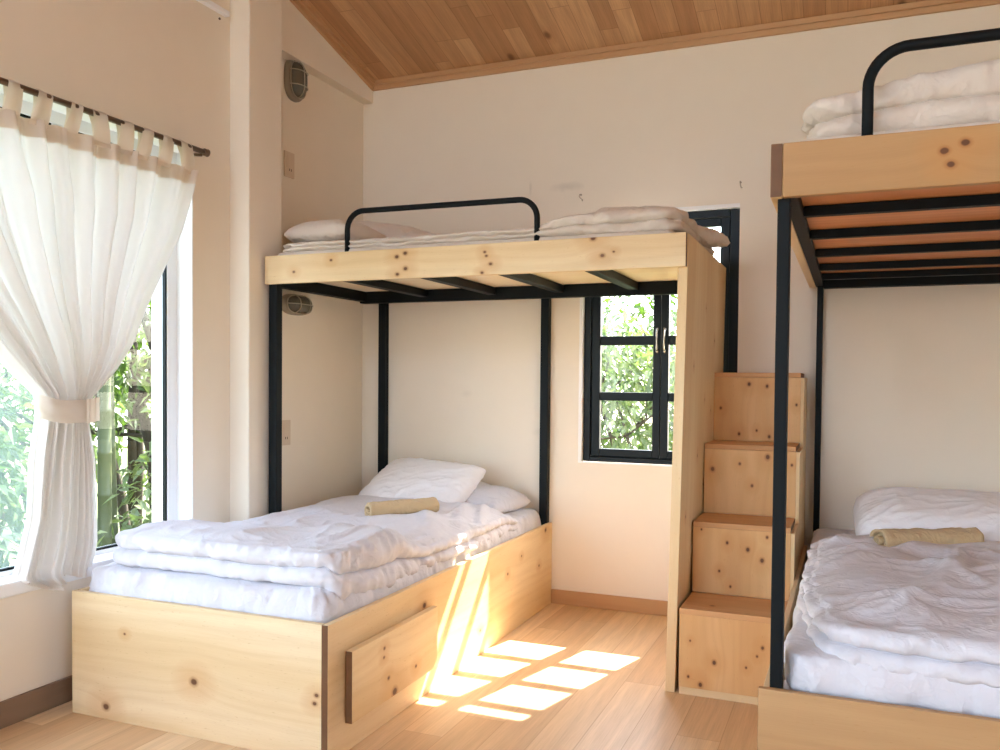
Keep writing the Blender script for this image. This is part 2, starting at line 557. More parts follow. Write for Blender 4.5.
# ------------------------------------------------------------------ cloth bodies
def soft_stack(name, rect, zbot, ztop, mat, label, cat, bumps=1, corner=0.08, bulge=0.025, seed=0.0, pucker=0.006,
               wr=0.012, ang=0.0, group=None, dz=None, crease=None, edge_shape=None, res=0.012, rings=46, fall=0.06, freq=7.0, waver=0.012,
               pcolor=None, stretch=2.2):
    """a thick quilt / mattress: rounded rectangle, side profile with `bumps` layers, wrinkled top.
    zbot, ztop: functions of (x, y); edge_shape(x, y) -> (dx, dy) moves the outline."""
    x0, x1, y0, y1 = rect
    c = min(corner, (x1 - x0) * .45, (y1 - y0) * .45)
    path, nor = [], []
    def arc(cx, cy, a0):
        n = max(6, int(c * PI / 2 / res))
        for k in range(n):
            a = a0 + (PI / 2) * k / n
            path.append((cx + c * math.cos(a), cy + c * math.sin(a)))
            nor.append((math.cos(a), math.sin(a)))
    def line(ax, ay, bx, by, nx, ny):
        L = math.hypot(bx - ax, by - ay)
        n = max(2, int(L / res))
        for k in range(n):
            path.append((ax + (bx - ax) * k / n, ay + (by - ay) * k / n))
            nor.append((nx, ny))
    line(x0 + c, y0, x1 - c, y0, 0, -1); arc(x1 - c, y0 + c, -PI / 2)
    line(x1, y0 + c, x1, y1 - c, 1, 0); arc(x1 - c, y1 - c, 0)
    line(x1 - c, y1, x0 + c, y1, 0, 1); arc(x0 + c, y1 - c, PI / 2)
    line(x0, y1 - c, x0, y0 + c, -1, 0); arc(x0 + c, y0 + c, PI)
    P = np.array(path); N = np.array(nor)
    px, py = P[:, 0], P[:, 1]
    # slow outline waver
    w = noise3(px * 2.3, py * 2.3, seed + 50) * waver
    P = P + N * w[:, None]
    if edge_shape is not None:
        P = P + np.array([edge_shape(a, b) for a, b in P])
    px, py = P[:, 0], P[:, 1]
    s = np.arange(len(P)) * res
    zb, zt = zbot(px, py), ztop(px, py)
    rows = []
    prof = []
    nb = 9
    for b in range(bumps):
        f0, f1 = b / bumps, (b + 1) / bumps
        for k in range(nb + 1):
            a = -PI / 2 + PI * k / nb
            f = f0 + (f1 - f0) * (0.5 + 0.5 * math.sin(a))
            o = -bulge * 1.0 + bulge * math.cos(a) * (1.0 - 0.18 * b)
            if k == 0 and b > 0:
                continue
            prof.append((f, o, abs(math.sin(a))))
    th = zt - zb
    for f, o, seam in prof:
        wv = 0.10 * noise3(s * 3.0, seed, 1.0) * (1 if 0.02 < f < 0.98 else 0)
        pk = noise3(s * 38, f * 3, seed + 7) * pucker * (0.35 + 0.65 * seam) + noise3(s * 11, f * 2.0, seed + 13) * pucker * 1.2
        ff = np.clip(f + wv, 0, 1)
        oo = o + pk
        rows.append(np.stack([px + N[:, 0] * oo, py + N[:, 1] * oo, zb + th * ff], 1))
    # top rings to the medial segment
    hw = min(x1 - x0, y1 - y0) / 2
    Q = np.stack([np.clip(px, x0 + hw, x1 - hw), np.clip(py, y0 + hw, y1 - hw)], 1)
    last = rows[-1]
    for k in range(1, rings + 1):
        t = k / rings
        xy = last[:, :2] + (Q - last[:, :2]) * t
        d = np.linalg.norm(xy - last[:, :2], axis=1)
        lift = 0.012 * (1 - np.exp(-d / fall))
        amp = sstep(0, fall, d)
        X, Y = xy[:, 0], xy[:, 1]
        z = ztop(X, Y) + lift + wr * (wrinkle(X, Y, seed, ang, stretch, freq) - 0.3) * (0.35 + 0.65 * amp)
        z = z + noise3(X * 3.5, Y * 3.5, seed + 77) * wr * 0.9 * amp
        if dz is not None:
            z = z + dz(X, Y)
        rows.append(np.stack([X, Y, z], 1))
    A = np.array(rows)
    bm = bmesh.new()
    V = grid_mesh(bm, A, closed_u=True)
    bm.faces.new(V[0][::-1])
    bmesh.ops.remove_doubles(bm, verts=bm.verts, dist=0.0004)
    ctr = ((x0 + x1) / 2, (y0 + y1) / 2, float(np.min(zb)))
    o = build(name, bm, mat, None, True, loc=ctr)
    return tag(o, label, cat, group)


def pillow(name, center, size, rot, label, mat, seed=0.0, group=None, n=70, puff=1.0, pinch=0.10, wr=0.01, sag=0.0):
    """size = (length, depth, height); rot = (rx, ry, rz)"""
    L, D, H = size
    u = np.linspace(-1, 1, n)
    U, V = np.meshgrid(u, u)
    sx = 1 - pinch * (1 - V ** 2) * np.abs(U) ** 3 * 0.0 - pinch * (1 - np.abs(V) ** 2.5) * 0.35
    sy = 1 - pinch * (1 - np.abs(U) ** 2.5) * 0.5
    X = U * sx * L / 2
    Y = V * sy * D / 2
    rc = 1 - .07 * (np.abs(U * V)) ** 3
    X, Y = X * rc, Y * rc
    th = ((1 - np.abs(U) ** 4) * (1 - np.abs(V) ** 3.6)) ** 0.45 * puff
    parts = []
    for sgn in (1, -1):
        w = wrinkle(X * 1.6, Y * 1.6, seed + sgn, 0.6, 2.0, 6.0) * wr * (0.4 + th)
        e = np.maximum(np.abs(U), np.abs(V))
        rad = noise3(U * 9, V * 9, seed + 3) * 0.006 * sstep(0.55, 1.0, e)
        Z = sgn * (th * H / 2 * (1 if sgn > 0 else 0.55) + (w + rad) * (e < 0.999)) + noise3(U * 1.5, V * 1.5, seed + 5) * 0.008
        Z = Z - sag * (X / (L / 2)) ** 2
        parts.append(np.stack([X, Y, Z], -1))
    bm = bmesh.new()
    grid_mesh(bm, parts[0])
    grid_mesh(bm, parts[1], flip=True)
    bmesh.ops.remove_doubles(bm, verts=bm.verts, dist=0.0015)
    R = Matrix.Rotation(rot[2], 4, 'Z') @ Matrix.Rotation(rot[1], 4, 'Y') @ Matrix.Rotation(rot[0], 4, 'X')
    bmesh.ops.transform(bm, matrix=Matrix.Translation(center) @ R, verts=bm.verts)
    o = build(name, bm, mat, None, True, loc=center)
    return tag(o, label, 'pillow', group)


def towel_roll(name, a, b, r, label, seed=0.0):
    a, b = Vector(a), Vector(b)
    t = (b - a)
    L = t.length
    t.normalize()
    s = t.cross(Vector((0, 0, 1))).normalized()
    up = s.cross(t)
    turns = 3.4
    n = 150
    sec = []
    for i in range(n):
        f = i / (n - 1)
        ang = f * turns * 2 * PI + 0.8
        rad = r * (0.12 + 0.88 * f)
        sec.append((rad, ang))
    th = r * 0.88 / turns * 0.8
    inner = [(max(0.001, q - th), an) for q, an in sec]
    loop = sec + inner[::-1]
    nl = 46
    bm = bmesh.new()
    A = np.zeros((nl, len(loop), 3))
    for j in range(nl):
        fl = j / (nl - 1)
        for k, (q, an) in enumerate(loop):
            f = k / n if k < n else (2 * n - k) / n
            off = 0.010 * math.sin(f * 9 + seed) * (1 if fl > .5 else -1) * sstep(0.35, 0.5, abs(fl - .5))
            wob = 1 + 0.10 * float(noise3(fl * 6, math.cos(an) * 1.3 + seed, math.sin(an) * 1.3 + f)) + 0.05 * float(noise3(fl * 22, math.cos(an) * 2, math.sin(an) * 2 + seed))
            qq = q * wob
            p = a + t * (fl * L + off) + s * (math.cos(an) * qq * 1.12) + up * (math.sin(an) * qq * 0.94)
            A[j, k] = p
    V = grid_mesh(bm, A, closed_u=True)
    m = len(loop)
    for row, fl in ((V[0], True), (V[-1], False)):
        for k in range(n - 1):
            q = (row[k], row[k + 1], row[m - 2 - k], row[m - 1 - k])
            bm.faces.new(q if fl else q[::-1])
    bmesh.ops.recalc_face_normals(bm, faces=bm.faces)
    o = build(name, bm, M['towel'], None, True, loc=(a + b) / 2 - Vector((0, 0, r)))
    return tag(o, label, 'towel')


# ================================================================== THE ROOM
SL = 0.247                      # roof slope
ZB = 2.731                      # ceiling height at the back wall
RIDGE = -9.0
XR_, YF_ = 4.3, -6.6            # right wall, wall behind the camera
WX = -0.105                     # window wall plane
def zc(y): return ZB - SL * y if y > RIDGE else ZB - SL * RIDGE + SL * (y - RIDGE)


def tagS(o): o['kind'] = 'structure'; return o

# floor
bm = bmesh.new()
box(bm, -0.4, XR_ + .15, YF_ - .15, 0.25, -0.1, 0.0, 0, 'y')
tagS(build('floor', bm, M['floor']))


def wall_poly(name, frame, outline, holes, thick, mat=M['wall']):
    """wall from horizontal strips around rectangular holes. frame(a, z, t) -> xyz; outline = list of (a0,a1,ztop_fn)"""
    a0, a1, zt = outline
    cuts = sorted({a0, a1, *[h[0] for h in holes], *[h[1] for h in holes], *[k for k in np.linspace(a0, a1, 9)]})
    bm = bmesh.new()
    for p, q in zip(cuts[:-1], cuts[1:]):
        mid = (p + q) / 2
        hs = sorted([h for h in holes if h[0] < mid < h[1]], key=lambda h: h[2])
        spans = []
        z = 0.0
        for h in hs:
            spans.append((z, z, h[2], h[2])); z = h[3]
        spans.append((z, z, zt(p), zt(q)))
        for b0, b1, t0, t1 in spans:
            vs = [bm.verts.new(frame(aa, zz, tt)) for tt in (0, thick) for aa, zz in ((p, b0), (q, b1), (q, t1), (p, t0))]
            for ids in ((0, 1, 2, 3), (7, 6, 5, 4), (0, 4, 5, 1), (1, 5, 6, 2), (2, 6, 7, 3), (3, 7, 4, 0)):
                bm.faces.new([vs[i] for i in ids])
    bmesh.ops.remove_doubles(bm, verts=bm.verts, dist=1e-5)
    # drop faces shared inside
    seen = {}
    for f in list(bm.faces):
        key = tuple(sorted(v.index for v in f.verts))
    bm.verts.index_update()
    for f in list(bm.faces):
        key = tuple(sorted(v.index for v in f.verts))
        seen.setdefault(key, []).append(f)
    dup = [f for fs in seen.values() if len(fs) > 1 for f in fs]
    bmesh.ops.delete(bm, geom=dup, context='FACES_ONLY')
    bmesh.ops.recalc_face_normals(bm, faces=bm.faces)
    return tagS(build(name, bm, mat))


def stained_wall():
    m = M['wall'].copy(); m.name = 'wall_paint_smudged'
    nt = m.node_tree; g = G(nt)
    p = next(n for n in nt.nodes if n.type == 'BSDF_PRINCIPLED')
    src = p.inputs['Base Color'].links[0].from_socket
    tc = g.n('ShaderNodeTexCoord').outputs['Object']
    sp = g.n('ShaderNodeSeparateXYZ'); g.link(tc, sp.inputs[0])
    nz = g.noise(tc, 22, 3)
    tot = 0.0
    for cx_, cz_, rx, rz, k in ((1.06, 2.085, .085, .022, .30), (0.865, 2.09, .008, .035, .25), (0.52, 1.05, .03, .02, .12), (0.92, .86, .03, .02, .15)):
        a = g.math('DIVIDE', g.math('SUBTRACT', sp.outputs[0], cx_), rx)
        b = g.math('DIVIDE', g.math('SUBTRACT', sp.outputs[2], cz_), rz)
        d = g.math('SQRT', g.math('ADD', g.math('MULTIPLY', a, a), g.math('MULTIPLY', b, b)))
        f = g.maprange(g.math('ADD', d, g.math('MULTIPLY', g.math('SUBTRACT', nz, .5), 1.2)), 1.2, 0.0, 0.0, k)
        tot = g.math('MAXIMUM', tot, f)
    g.link(g.mix(tot, src, (*lin(150, 140, 126), 1)), p.inputs['Base Color'])
    return m
W2 = (1.132, 1.894, 0.716, 1.945)          # back window hole
wall_poly('wall_back', lambda a, z, t: (a, t, z), (-0.4, XR_ + .15, lambda a: ZB + 0.03), [W2], 0.16, stained_wall())
W1 = (-3.62, -1.322, 0.425, 2.045)          # big left window hole
W4 = (-6.2, -4.1, 0.5, 2.2)  # unseen opening added behind the camera for more daylight
wall_poly('wall_left', lambda a, z, t: (WX - t, a, z), (YF_ - .15, -1.0, lambda a: zc(a) + 0.05), [W1, W4], 0.22)
# alcove wall beside the left bunk, stepping out above a ledge
bm = bmesh.new()
box(bm, WX - .22, -0.1145, -1.0, 0.0, 0.0, 2.625)
tagS(build('wall_alcove', bm, M['wall']))
bm = bmesh.new()
vs = []
for x in (WX - .22, -0.054):
    vs.append([bm.verts.new(p) for p in ((x, -0.95, 2.625), (x, 0.0, 2.625), (x, 0.0, ZB + .02), (x, -0.95, zc(-0.95) + .02))])
A, B = vs
for q in ((A[0], A[1], A[2], A[3]), (B[3], B[2], B[1], B[0])):
    bm.faces.new(q)
for i in range(4):
    bm.faces.new((A[i], B[i], B[(i + 1) % 4], A[(i + 1) % 4]))
bmesh.ops.recalc_face_normals(bm, faces=bm.faces)
tagS(build('wall_alcove_upper', bm, M['wall']))
# column standing out of the wall
bm = bmesh.new()
box(bm, WX - .02, -0.005, -1.097, -0.869, 0.0, zc(-1.0) + .03, 0.006)
tagS(build('pillar_left', bm, M['wall']))
W6 = (-5.2, -3.7, 0.8, 2.1)  # unseen opening added to send daylight onto the alcove wall
wall_poly('wall_right', lambda a, z, t: (XR_ + t, a, z), (YF_ - .15, 0.16, lambda a: zc(a) + 0.05), [W6], 0.15)
wall_poly('wall_front', lambda a, z, t: (a, YF_ - t, z), (-0.4, XR_ + .15, lambda a: zc(YF_) + 0.02), [(0.1, 1.5, 0.4, 2.1), (0.3, 2.3, 2.6, 3.7)], 0.15)  # both openings added out of view, low and high, as fill light
# ceiling: one slope, its unseen front raised to hold the added high window
bm = bmesh.new()
lay = bm.loops.layers.uv.new('UVMap')
for (ya, yb) in ((0.3, YF_ - .2),):
    za, zb_ = (ZB - SL * ya) if ya > 0 else zc(ya), zc(yb)
    lo = [bm.verts.new(p) for p in ((-.45, ya, za), (XR_ + .2, ya, za), (XR_ + .2, yb, zb_), (-.45, yb, zb_))]
    hi = [bm.verts.new(v.co + Vector((0, 0, .12))) for v in lo]
    fs = [bm.faces.new(lo), bm.faces.new(hi[::-1])]
    for i in range(4):
        fs.append(bm.faces.new((lo[i], hi[i], hi[(i + 1) % 4], lo[(i + 1) % 4])))
    for f in fs:
        for l in f.loops:
            l[lay].uv = (l.vert.co.y * 1.03, l.vert.co.x)
bmesh.ops.recalc_face_normals(bm, faces=bm.faces)
tagS(build('ceiling', bm, M['ceil']))


# cornice trims
def trim_back():
    bm = bmesh.new()
    box(bm, -0.054, XR_, -0.018, 0.0, 2.688, 2.733, 0.002, 'x')
    box(bm, -0.054, XR_, -0.030, -0.018, 2.712, 2.737, 0.002, 'x')
    return tagS(build('trim_1', bm, M['trim']))
trim_back()
bm = bmesh.new()
for (xa, xb, d0, d1) in ((-0.054, -0.036, -0.046, 0.0), (-0.036, -0.024, -0.022, 0.0)):
    fsv = []
    for x in (xa, xb):
        fsv.append([bm.verts.new(p) for p in ((x, -0.869, zc(-.869) + d0), (x, -0.02, zc(-.02) + d0), (x, -0.02, zc(-.02) + d1), (x, -0.869, zc(-.869) + d1))])
    A, B = fsv
    bm.faces.new(A); bm.faces.new(B[::-1])
    for i in range(4):
        bm.faces.new((A[i], B[i], B[(i + 1) % 4], A[(i + 1) % 4]))
bmesh.ops.recalc_face_normals(bm, faces=bm.faces)
set_uv(bm, 'y')
tagS(build('trim_2', bm, M['trim']))

# baseboards
bm = bmesh.new()
box(bm, 1.0, XR_, -0.014, 0.0, 0.0, 0.071, 0.003, 'x')
tagS(build('baseboard_back', bm, M['base']))
bm = bmesh.new()
box(bm, WX, WX + .014, YF_, -1.1, 0.0, 0.085, 0.003, 'y')
tagS(build('baseboard_left', bm, M['base_dark']))

# ------------------------------------------------------------------ windows
# window_1: white PVC picture window in the left wall
w1 = bpy.data.objects.new('window_1', None); w1.location = (WX - .1, -2.4, .425); C.objects.link(w1); tagS(w1)
y0, y1, z0, z1 = W1
fx0, fx1 = -0.245, -0.185
bm = bmesh.new()
box(bm, fx0, fx1, y0, y0 + .055, z0, z1, .004); box(bm, fx0, fx1, y1 - .055, y1, z0, z1, .004)
box(bm, fx0, fx1, y0 + .055, y1 - .055, z0 + .0, z0 + .052, .004); box(bm, fx0, fx1, y0 + .055, y1 - .055, z1 - .05, z1, .004)
box(bm, fx0, fx1, -1.915, -1.855, z0 + .052, z1 - .05, .004)
build('window_frame', bm, M['pvc'], w1)
bm = bmesh.new()
for (a, b) in ((y0 + .055, -1.915), (-1.855, y1 - .055)):
    for q in ((a, a + .008, z0 + .052, z1 - .05), (b - .008, b, z0 + .052, z1 - .05), (a + .008, b - .008, z0 + .052, z0 + .060), (a + .008, b - .008, z1 - .058, z1 - .05)):
        box(bm, -0.205, -0.190, q[0], q[1], q[2], q[3])
build('gasket', bm, M['black_paint'], w1)
solid('hazy_pane', -0.206, -0.200, y0 + .058, -1.918, z0 + .055, z1 - .053, M['glass_hazy'], w1, 0)
solid('pane', -0.206, -0.200, -1.852, y1 - .058, z0 + .055, z1 - .053, M['glass'], w1, 0)
bm = bmesh.new()
box(bm, -0.19, WX + .012, y0 - .01, y1 + .0, z0 - .012, z0 + .036, .006)
build('window_sill', bm, M['white_paint'], w1)
bm = bmesh.new()      # white lining of the reveal
box(bm, -0.19, WX + .0015, y1 - .006, y1 + .0005, z0 + .036, z1, .001)
box(bm, -0.19, WX + .0015, y0, y1, z1 - .006, z1 + .0005, .001)
build('reveal_lining', bm, M['white_paint'], w1)

# window_2: black casement in the back wall
w2 = bpy.data.objects.new('window_2', None); w2.location = (1.51, .05, .716); C.objects.link(w2); tagS(w2)
x0, x1, z0, z1 = W2
bm = bmesh.new()
fy0, fy1 = 0.022, 0.085
fz0 = z0 + .006
fz1 = z1 - .018
fxa, fxb = x0 + .017, x1 + .0
t = 0.036
box(bm, fxa, fxa + t, fy0, fy1, fz0, fz1, .003); box(bm, fxb - t - .01, fxb, fy0, fy1, fz0, fz1, .003)
box(bm, fxa + t, fxb - t - .01, fy0, fy1, fz0, fz0 + .026, .003); box(bm, fxa + t, fxb - t - .01, fy0, fy1, fz1 - .034, fz1, .003)
build('window_frame', bm, M['black_paint'], w2)
sz0, sz1 = fz0 + .027, fz1 - .036
sy0, sy1 = .034, .068
for k, (a, b) in enumerate(((fxa + t + .001, 1.529), (1.531, fxb - t - .011))):
    bm = bmesh.new()
    st = .043
    lo_, ro = (a, a + (st if k == 0 else .037)), (b - (.037 if k == 0 else st), b)
    box(bm, lo_[0], lo_[1], sy0, sy1, sz0, sz1, .003); box(bm, ro[0], ro[1], sy0, sy1, sz0, sz1, .003)
    ga, gb = lo_[1], ro[0]
    box(bm, ga, gb, sy0 + .0005, sy1 - .0005, sz0, .787, .003); box(bm, ga, gb, sy0 + .0005, sy1 - .0005, 1.853, sz1, .003)
    for (p, q) in ((1.026, 1.068), (1.299, 1.344), (1.573, 1.617)):
        box(bm, ga, gb, sy0 + .004, sy1 - .004, p, q, .003)
    sash = build('sash', bm, M['black_paint'], w2)
    pn = solid('pane', a + .03, b - .03, .049, .053, sz0 + .02, sz1 - .02, M['glass'], sash, 0)
    hx = 1.513 if k == 0 else 1.548
    bm = bmesh.new()
    sgn = 1
    tube(bm, arc_path([(hx, .036, 1.372), (hx + .002 * sgn, .008, 1.366), (hx + .002, .004, 1.32), (hx + .002, .008, 1.275), (hx, .036, 1.268)], .012, 5), .0042, 8)
    for zz in (1.372, 1.268):
        tube(bm, [(hx, .036, zz - .008), (hx, .030, zz), (hx, .036, zz + .008)], [.006, .008, .006], 8)
    build('handle', bm, M['silver'], sash)
bm = bmesh.new()      # white painted reveal
box(bm, x0 - .0005, x0 + .016, -.003, .03, z0, z1); box(bm, x0, x1, -.003, .03, z1 - .017, z1 + .0005)
box(bm, x0, x1, -.0015, .03, z0 - .0005, z0 + .005)
build('reveal_lining', bm, M['white_paint'], w2)

# unseen windows added behind and beside the camera to brighten the room
for nm, ax, rng in (('added_window_3', 'y', (0.1, 1.5, 0.4, 2.1)), ('added_window_4', 'x', W4), ('added_window_6', 'r', W6), ('added_window_5', 'y', (0.3, 2.3, 2.6, 3.7))):
    e = bpy.data.objects.new(nm, None); C.objects.link(e); tagS(e)
    a, b, p, q = rng
    bm = bmesh.new()
    def bb(a0, a1, z0_, z1_):
        if ax == 'y': box(bm, a0, a1, YF_ - .1, YF_ - .04, z0_, z1_, .003)
        elif ax == 'r': box(bm, XR_ + .04, XR_ + .1, a0, a1, z0_, z1_, .003)
        else: box(bm, WX - .14, WX - .08, a0, a1, z0_, z1_, .003)
    bb(a, a + .06, p, q); bb(b - .06, b, p, q); bb(a + .06, b - .06, p, p + .06); bb(a + .06, b - .06, q - .06, q); bb((a + b) / 2 - .03, (a + b) / 2 + .03, p + .06, q - .06)
    build('window_frame', bm, M['pvc'], e)

# ================================================================== LEFT BUNK
b1 = empty('bunk_bed', (0.5, -1.0, 0.0), 'pine and black steel bunk bed beside the curtained window, drawer in its base', 'bunk bed')
H = 0.4085
kn = [(0.511, 0.175, .017), (0.146, 0.041, .017), (0.962, 0.20, .009), (0.955, 0.175, .010), (0.227, 0.291, .006)]
board('foot_panel', -0.005, 0.979, -2.0, -1.98, 0, H, 'x', pine('pine_foot', kn, seed=1.3), b1)
board('side_panel', -0.005, 0.015, -1.979, -0.02, 0, H, 'y', M['pine'], b1)
kn = [(-0.603, 0.27, .008), (-0.195, 0.227, .009), (-0.104, 0.385, .016), (-0.433, 0.318, .007), (-1.396, 0.322, .016), (-0.9, 0.1, .008)]
sp = board('side_panel', 0.98, 1.0, -2.0, -0.004, 0, H, 'y', pine('pine_side', kn, seed=4.7), b1)
kn = [(-1.727, 0.268, .008), (-1.514, 0.146, .009), (-1.70, 0.165, .010), (-1.66, 0.108, .020), (-1.73, .24, .007)]
dr = board('drawer', 1.006, 1.03, -1.917, -1.350, 0.095, 0.312, 'y', pine('pine_drawer', kn, seed=7.7), b1)
solid('drawer_runner', 0.9985, 1.0065, -1.86, -1.45, 0.13, 0.28, M['pine_end'], dr, 0)
board('base_board', 0.016, 0.979, -1.979, -0.02, 0.27, 0.29, 'y', M['ply'], b1, 0)
PW = 0.042
for (xa, ya) in ((0.012, -0.985), (0.012, -0.045), (0.943, -0.047)):
    bm = bmesh.new()
    box(bm, xa, xa + PW, ya, ya + PW, 0.285, 1.536, .003)
    build('post', bm, M['metal'], b1)
# steel upper frame
Zb, Zt = 1.535, 1.586
solid('front_beam', 0.012, 1.80, -0.987, -0.945, Zb + .004, Zt, M['metal'], b1)
solid('back_beam', -0.05, 1.80, -0.135, -0.092, Zb - .010, Zt, M['metal'], b1)
solid('side_beam', -0.06, -0.012, -0.868, -0.006, Zb, Zt, M['metal'], b1)
for xc in (0.335, 0.715, 1.07, 1.435):
    bm = bmesh.new()
    box(bm, xc - .022, xc + .022, -0.944, -0.136, Zb + .012, Zt - .002, .003)
    build('cross_bar', bm, M['metal'], b1)
board('deck_board', -0.052, 1.795, -0.985, -0.090, Zt + .0005, Zt + .014, 'x', M['ply'], b1, 0)
kn = [(0.163, 1.578, .008), (0.35, 1.62, .008), (0.665, 1.619, .012), (0.703, 1.632, .012), (0.705, 1.569, .012), (0.668, 1.548, .011),
      (1.054, 1.619, .008), (1.061, 1.604, .008), (1.079, 1.572, .010), (1.043, 1.539, .008), (1.526, 1.583, .012), (1.569, 1.595, .006), (1.49, 1.648, .014)]
board('front_rail', 0.010, 1.832, -1.011, -0.988, 1.531, 1.652, 'x', pine('pine_rail', kn, base=(230, 204, 160), light=(242, 224, 188), seed=10.1), b1)
# tall end panel (leans a hair)
bm = bmesh.new()
box(bm, 1.802, 1.837, -0.988, -0.004, 0.0, 1.651, .002, 'z', 1)
for v in bm.verts:
    v.co.x -= 0.024 * (1.651 - v.co.z) / 1.651
    if v.co.y < -.9: v.co.y -= 0.018 * (1 - max(0, (v.co.z - 1.45) / .2)) if v.co.z < 1.53 else 0
build('end_panel', bm, [pine('pine_end_panel', [(1.30, -.30, .007), (1.05, -.52, .006), (.83, -.66, .007), (1.42, -.55, .005), (1.18, -.8, .006), (.62, -.88, .006), (1.0, -.35, .006), (.7, -.5, .006)], seed=14.2, contrast=.8), M['pine_end']], b1)
bm = bmesh.new()
tube(bm, arc_path([(0.403, -0.968, 1.60), (0.403, -0.968, 1.826), (1.254, -0.968, 1.820), (1.254, -0.968, 1.60)], 0.075, 10), 0.0115, 14)
build('guard_rail', bm, M['metal'], b1)

# ================================================================== STAIRCASE
st = empty('staircase', (2.0, -0.5, 0.0), 'knotty pine box staircase of four steps between the two bunk beds', 'staircase')
xs0, xs1 = 1.828, 2.186
fr = [-1.02, -0.76, -0.51, -0.27]
zz = [0.312, 0.585, 0.868, 1.163]
rk = [[(1.952, 0.13, .011), (1.862, 0.068, .007), (1.905, 0.045, .012), (2.115, 0.203, .009), (2.097, 0.171, .006), (2.061, 0.127, .006), (1.867, 0.198, .005)],
      [(1.86, 0.555, .006), (1.957, 0.511, .008), (2.033, 0.491, .011), (2.085, 0.454, .012), (2.102, 0.543, .008), (1.929, 0.401, .007), (1.971, 0.345, .007)],
      [(2.078, 0.823, .014), (1.862, 0.765, .013), (1.97, 0.791, .008), (2.17, 0.794, .008), (2.019, 0.704, .008)],
      [(1.976, 1.114, .011), (2.05, 1.106, .010), (1.858, 1.009, .009), (2.17, 1.028, .008), (1.937, 0.898, .010), (2.01, 0.915, .007), (2.062, 0.89, .010)]]
for i in range(4):
    zb_ = zz[i - 1] if i else 0.0
    yb = fr[i + 1] if i < 3 else -0.004
    lo = 0.028 if i == 0 else zb_
    # riser boards run upright; the knots are given as (x, z) so swap for the grain axis z
    board('riser', xs0, xs1, fr[i] + .004, fr[i] + .022, lo + .0005, zz[i] - .0205, 'z',
          pine('pine_riser', [(b, a, r) for a, b, r in rk[i]], base=(214, 168, 112), light=(228, 190, 138), dark=(184, 134, 84), seed=20.0 + i * 3.1, contrast=.8), st, .001)
    board('tread', xs0, xs1, fr[i], yb + (.003 if i < 3 else 0), zz[i] - .020, zz[i], 'x', M['tread'], st, .002)
    if i == 0:
        board('toe_board', xs0, xs1, fr[0] + .012, fr[0] + .022, 0.0, 0.028, 'x', M['pine'], st, 0)
bm = bmesh.new()   # right-hand stringer, stepped
prev = None
for i in range(4):
    yb = fr[i + 1] if i < 3 else -0.004
    box(bm, xs1 + .0005, xs1 + .013, fr[i] + .004, yb + .003, 0.0, zz[i] - .021 - (0.0), 0, 'z')
build('stringer', bm, pine('pine_stringer', (), seed=33.0), st)

# ================================================================== RIGHT BUNK
b2 = empty('bunk_bed', (2.7, -1.0, 0.0), 'pine and black steel bunk bed right of the box staircase', 'bunk bed')
RX1 = 3.22
HB = 0.402
board('foot_panel', 2.193, RX1, -2.003, -1.983, 0, HB, 'x', pine('pine_foot_right', [(2.9, .2, .015)], seed=41.0, base=(184, 144, 98), light=(196, 158, 112), dark=(158, 116, 74)), b2)
board('side_panel', 2.1995, 2.2145, -1.982, -0.004, 0, HB - .012, 'y', pine('pine_side_right', [(-1.86, .37, .012), (-1.9, .33, .010)], seed=43.0), b2)
board('side_panel', RX1 - .02, RX1, -1.982, -0.004, 0, HB, 'y', M['pine'], b2)
board('base_board', 2.215, RX1 - .021, -1.98, -.01, .27, .288, 'y', M['ply'], b2, 0)
PX, PY = .028, .05
for (xa, ya) in ((2.2165, -1.98), (2.2365, -0.055), (RX1 - .05, -1.98), (RX1 - .05, -.055)):
    bm = bmesh.new()
    box(bm, xa, xa + (PX if ya < -1 else .025), ya, ya + PY, 0.289, 1.549, .003)
    build('post', bm, M['metal'], b2)
ZR0, ZR1, ZP = 1.5465, 1.6695, 1.572
kn = [(2.559, 1.621, .012), (2.599, 1.635, .013), (2.572, 1.591, .012)]
board('front_rail', 2.2285, RX1, -2.0025, -1.98, ZR0, ZR1, 'x', pine('pine_rail_right', kn, base=(178, 138, 92), light=(190, 152, 106), dark=(152, 110, 68), seed=46.0), b2)
board('side_rail', 2.2015, 2.228, -2.0025, -0.004, ZR0, ZR1, 'y', pine('pine_side_rail', (), seed=48.0), b2)
board('side_rail', RX1 - .027, RX1 - .0005, -1.979, -0.004, ZR0, ZR1, 'y', M['pine'], b2)
solid('side_beam', 2.2285, 2.262, -1.979, -0.006, ZR0 + .001, ZP, M['metal'], b2)
solid('back_beam', 2.263, RX1 - .05, -0.075, -0.025, 1.536, ZP + .01, M['metal'], b2)
solid('front_beam', 2.263, RX1 - .05, -1.979, -1.95, ZR0 + .02, ZP, M['metal'], b2)
for yc in (-1.735, -1.368, -0.985, -0.60, -0.30):
    bm = bmesh.new()
    box(bm, 2.2625, RX1 - .051, yc - .014, yc + .014, 1.546, ZP - .0005, .002)
    build('cross_bar', bm, M['metal'], b2)
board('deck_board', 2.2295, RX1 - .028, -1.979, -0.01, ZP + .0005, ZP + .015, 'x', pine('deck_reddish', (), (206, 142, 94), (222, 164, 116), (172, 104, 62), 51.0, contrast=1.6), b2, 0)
bm = bmesh.new()
tube(bm, arc_path([(2.406, -1.966, 1.60), (2.406, -1.966, 1.868), (3.06, -1.966, 1.868), (3.06, -1.966, 1.60)], 0.085, 10), 0.0125, 14)
build('guard_rail', bm, M['metal'], b2)

# ================================================================== BEDDING
cst = lambda v: (lambda x, y: np.full(np.shape(x), float(v)))
MG = None
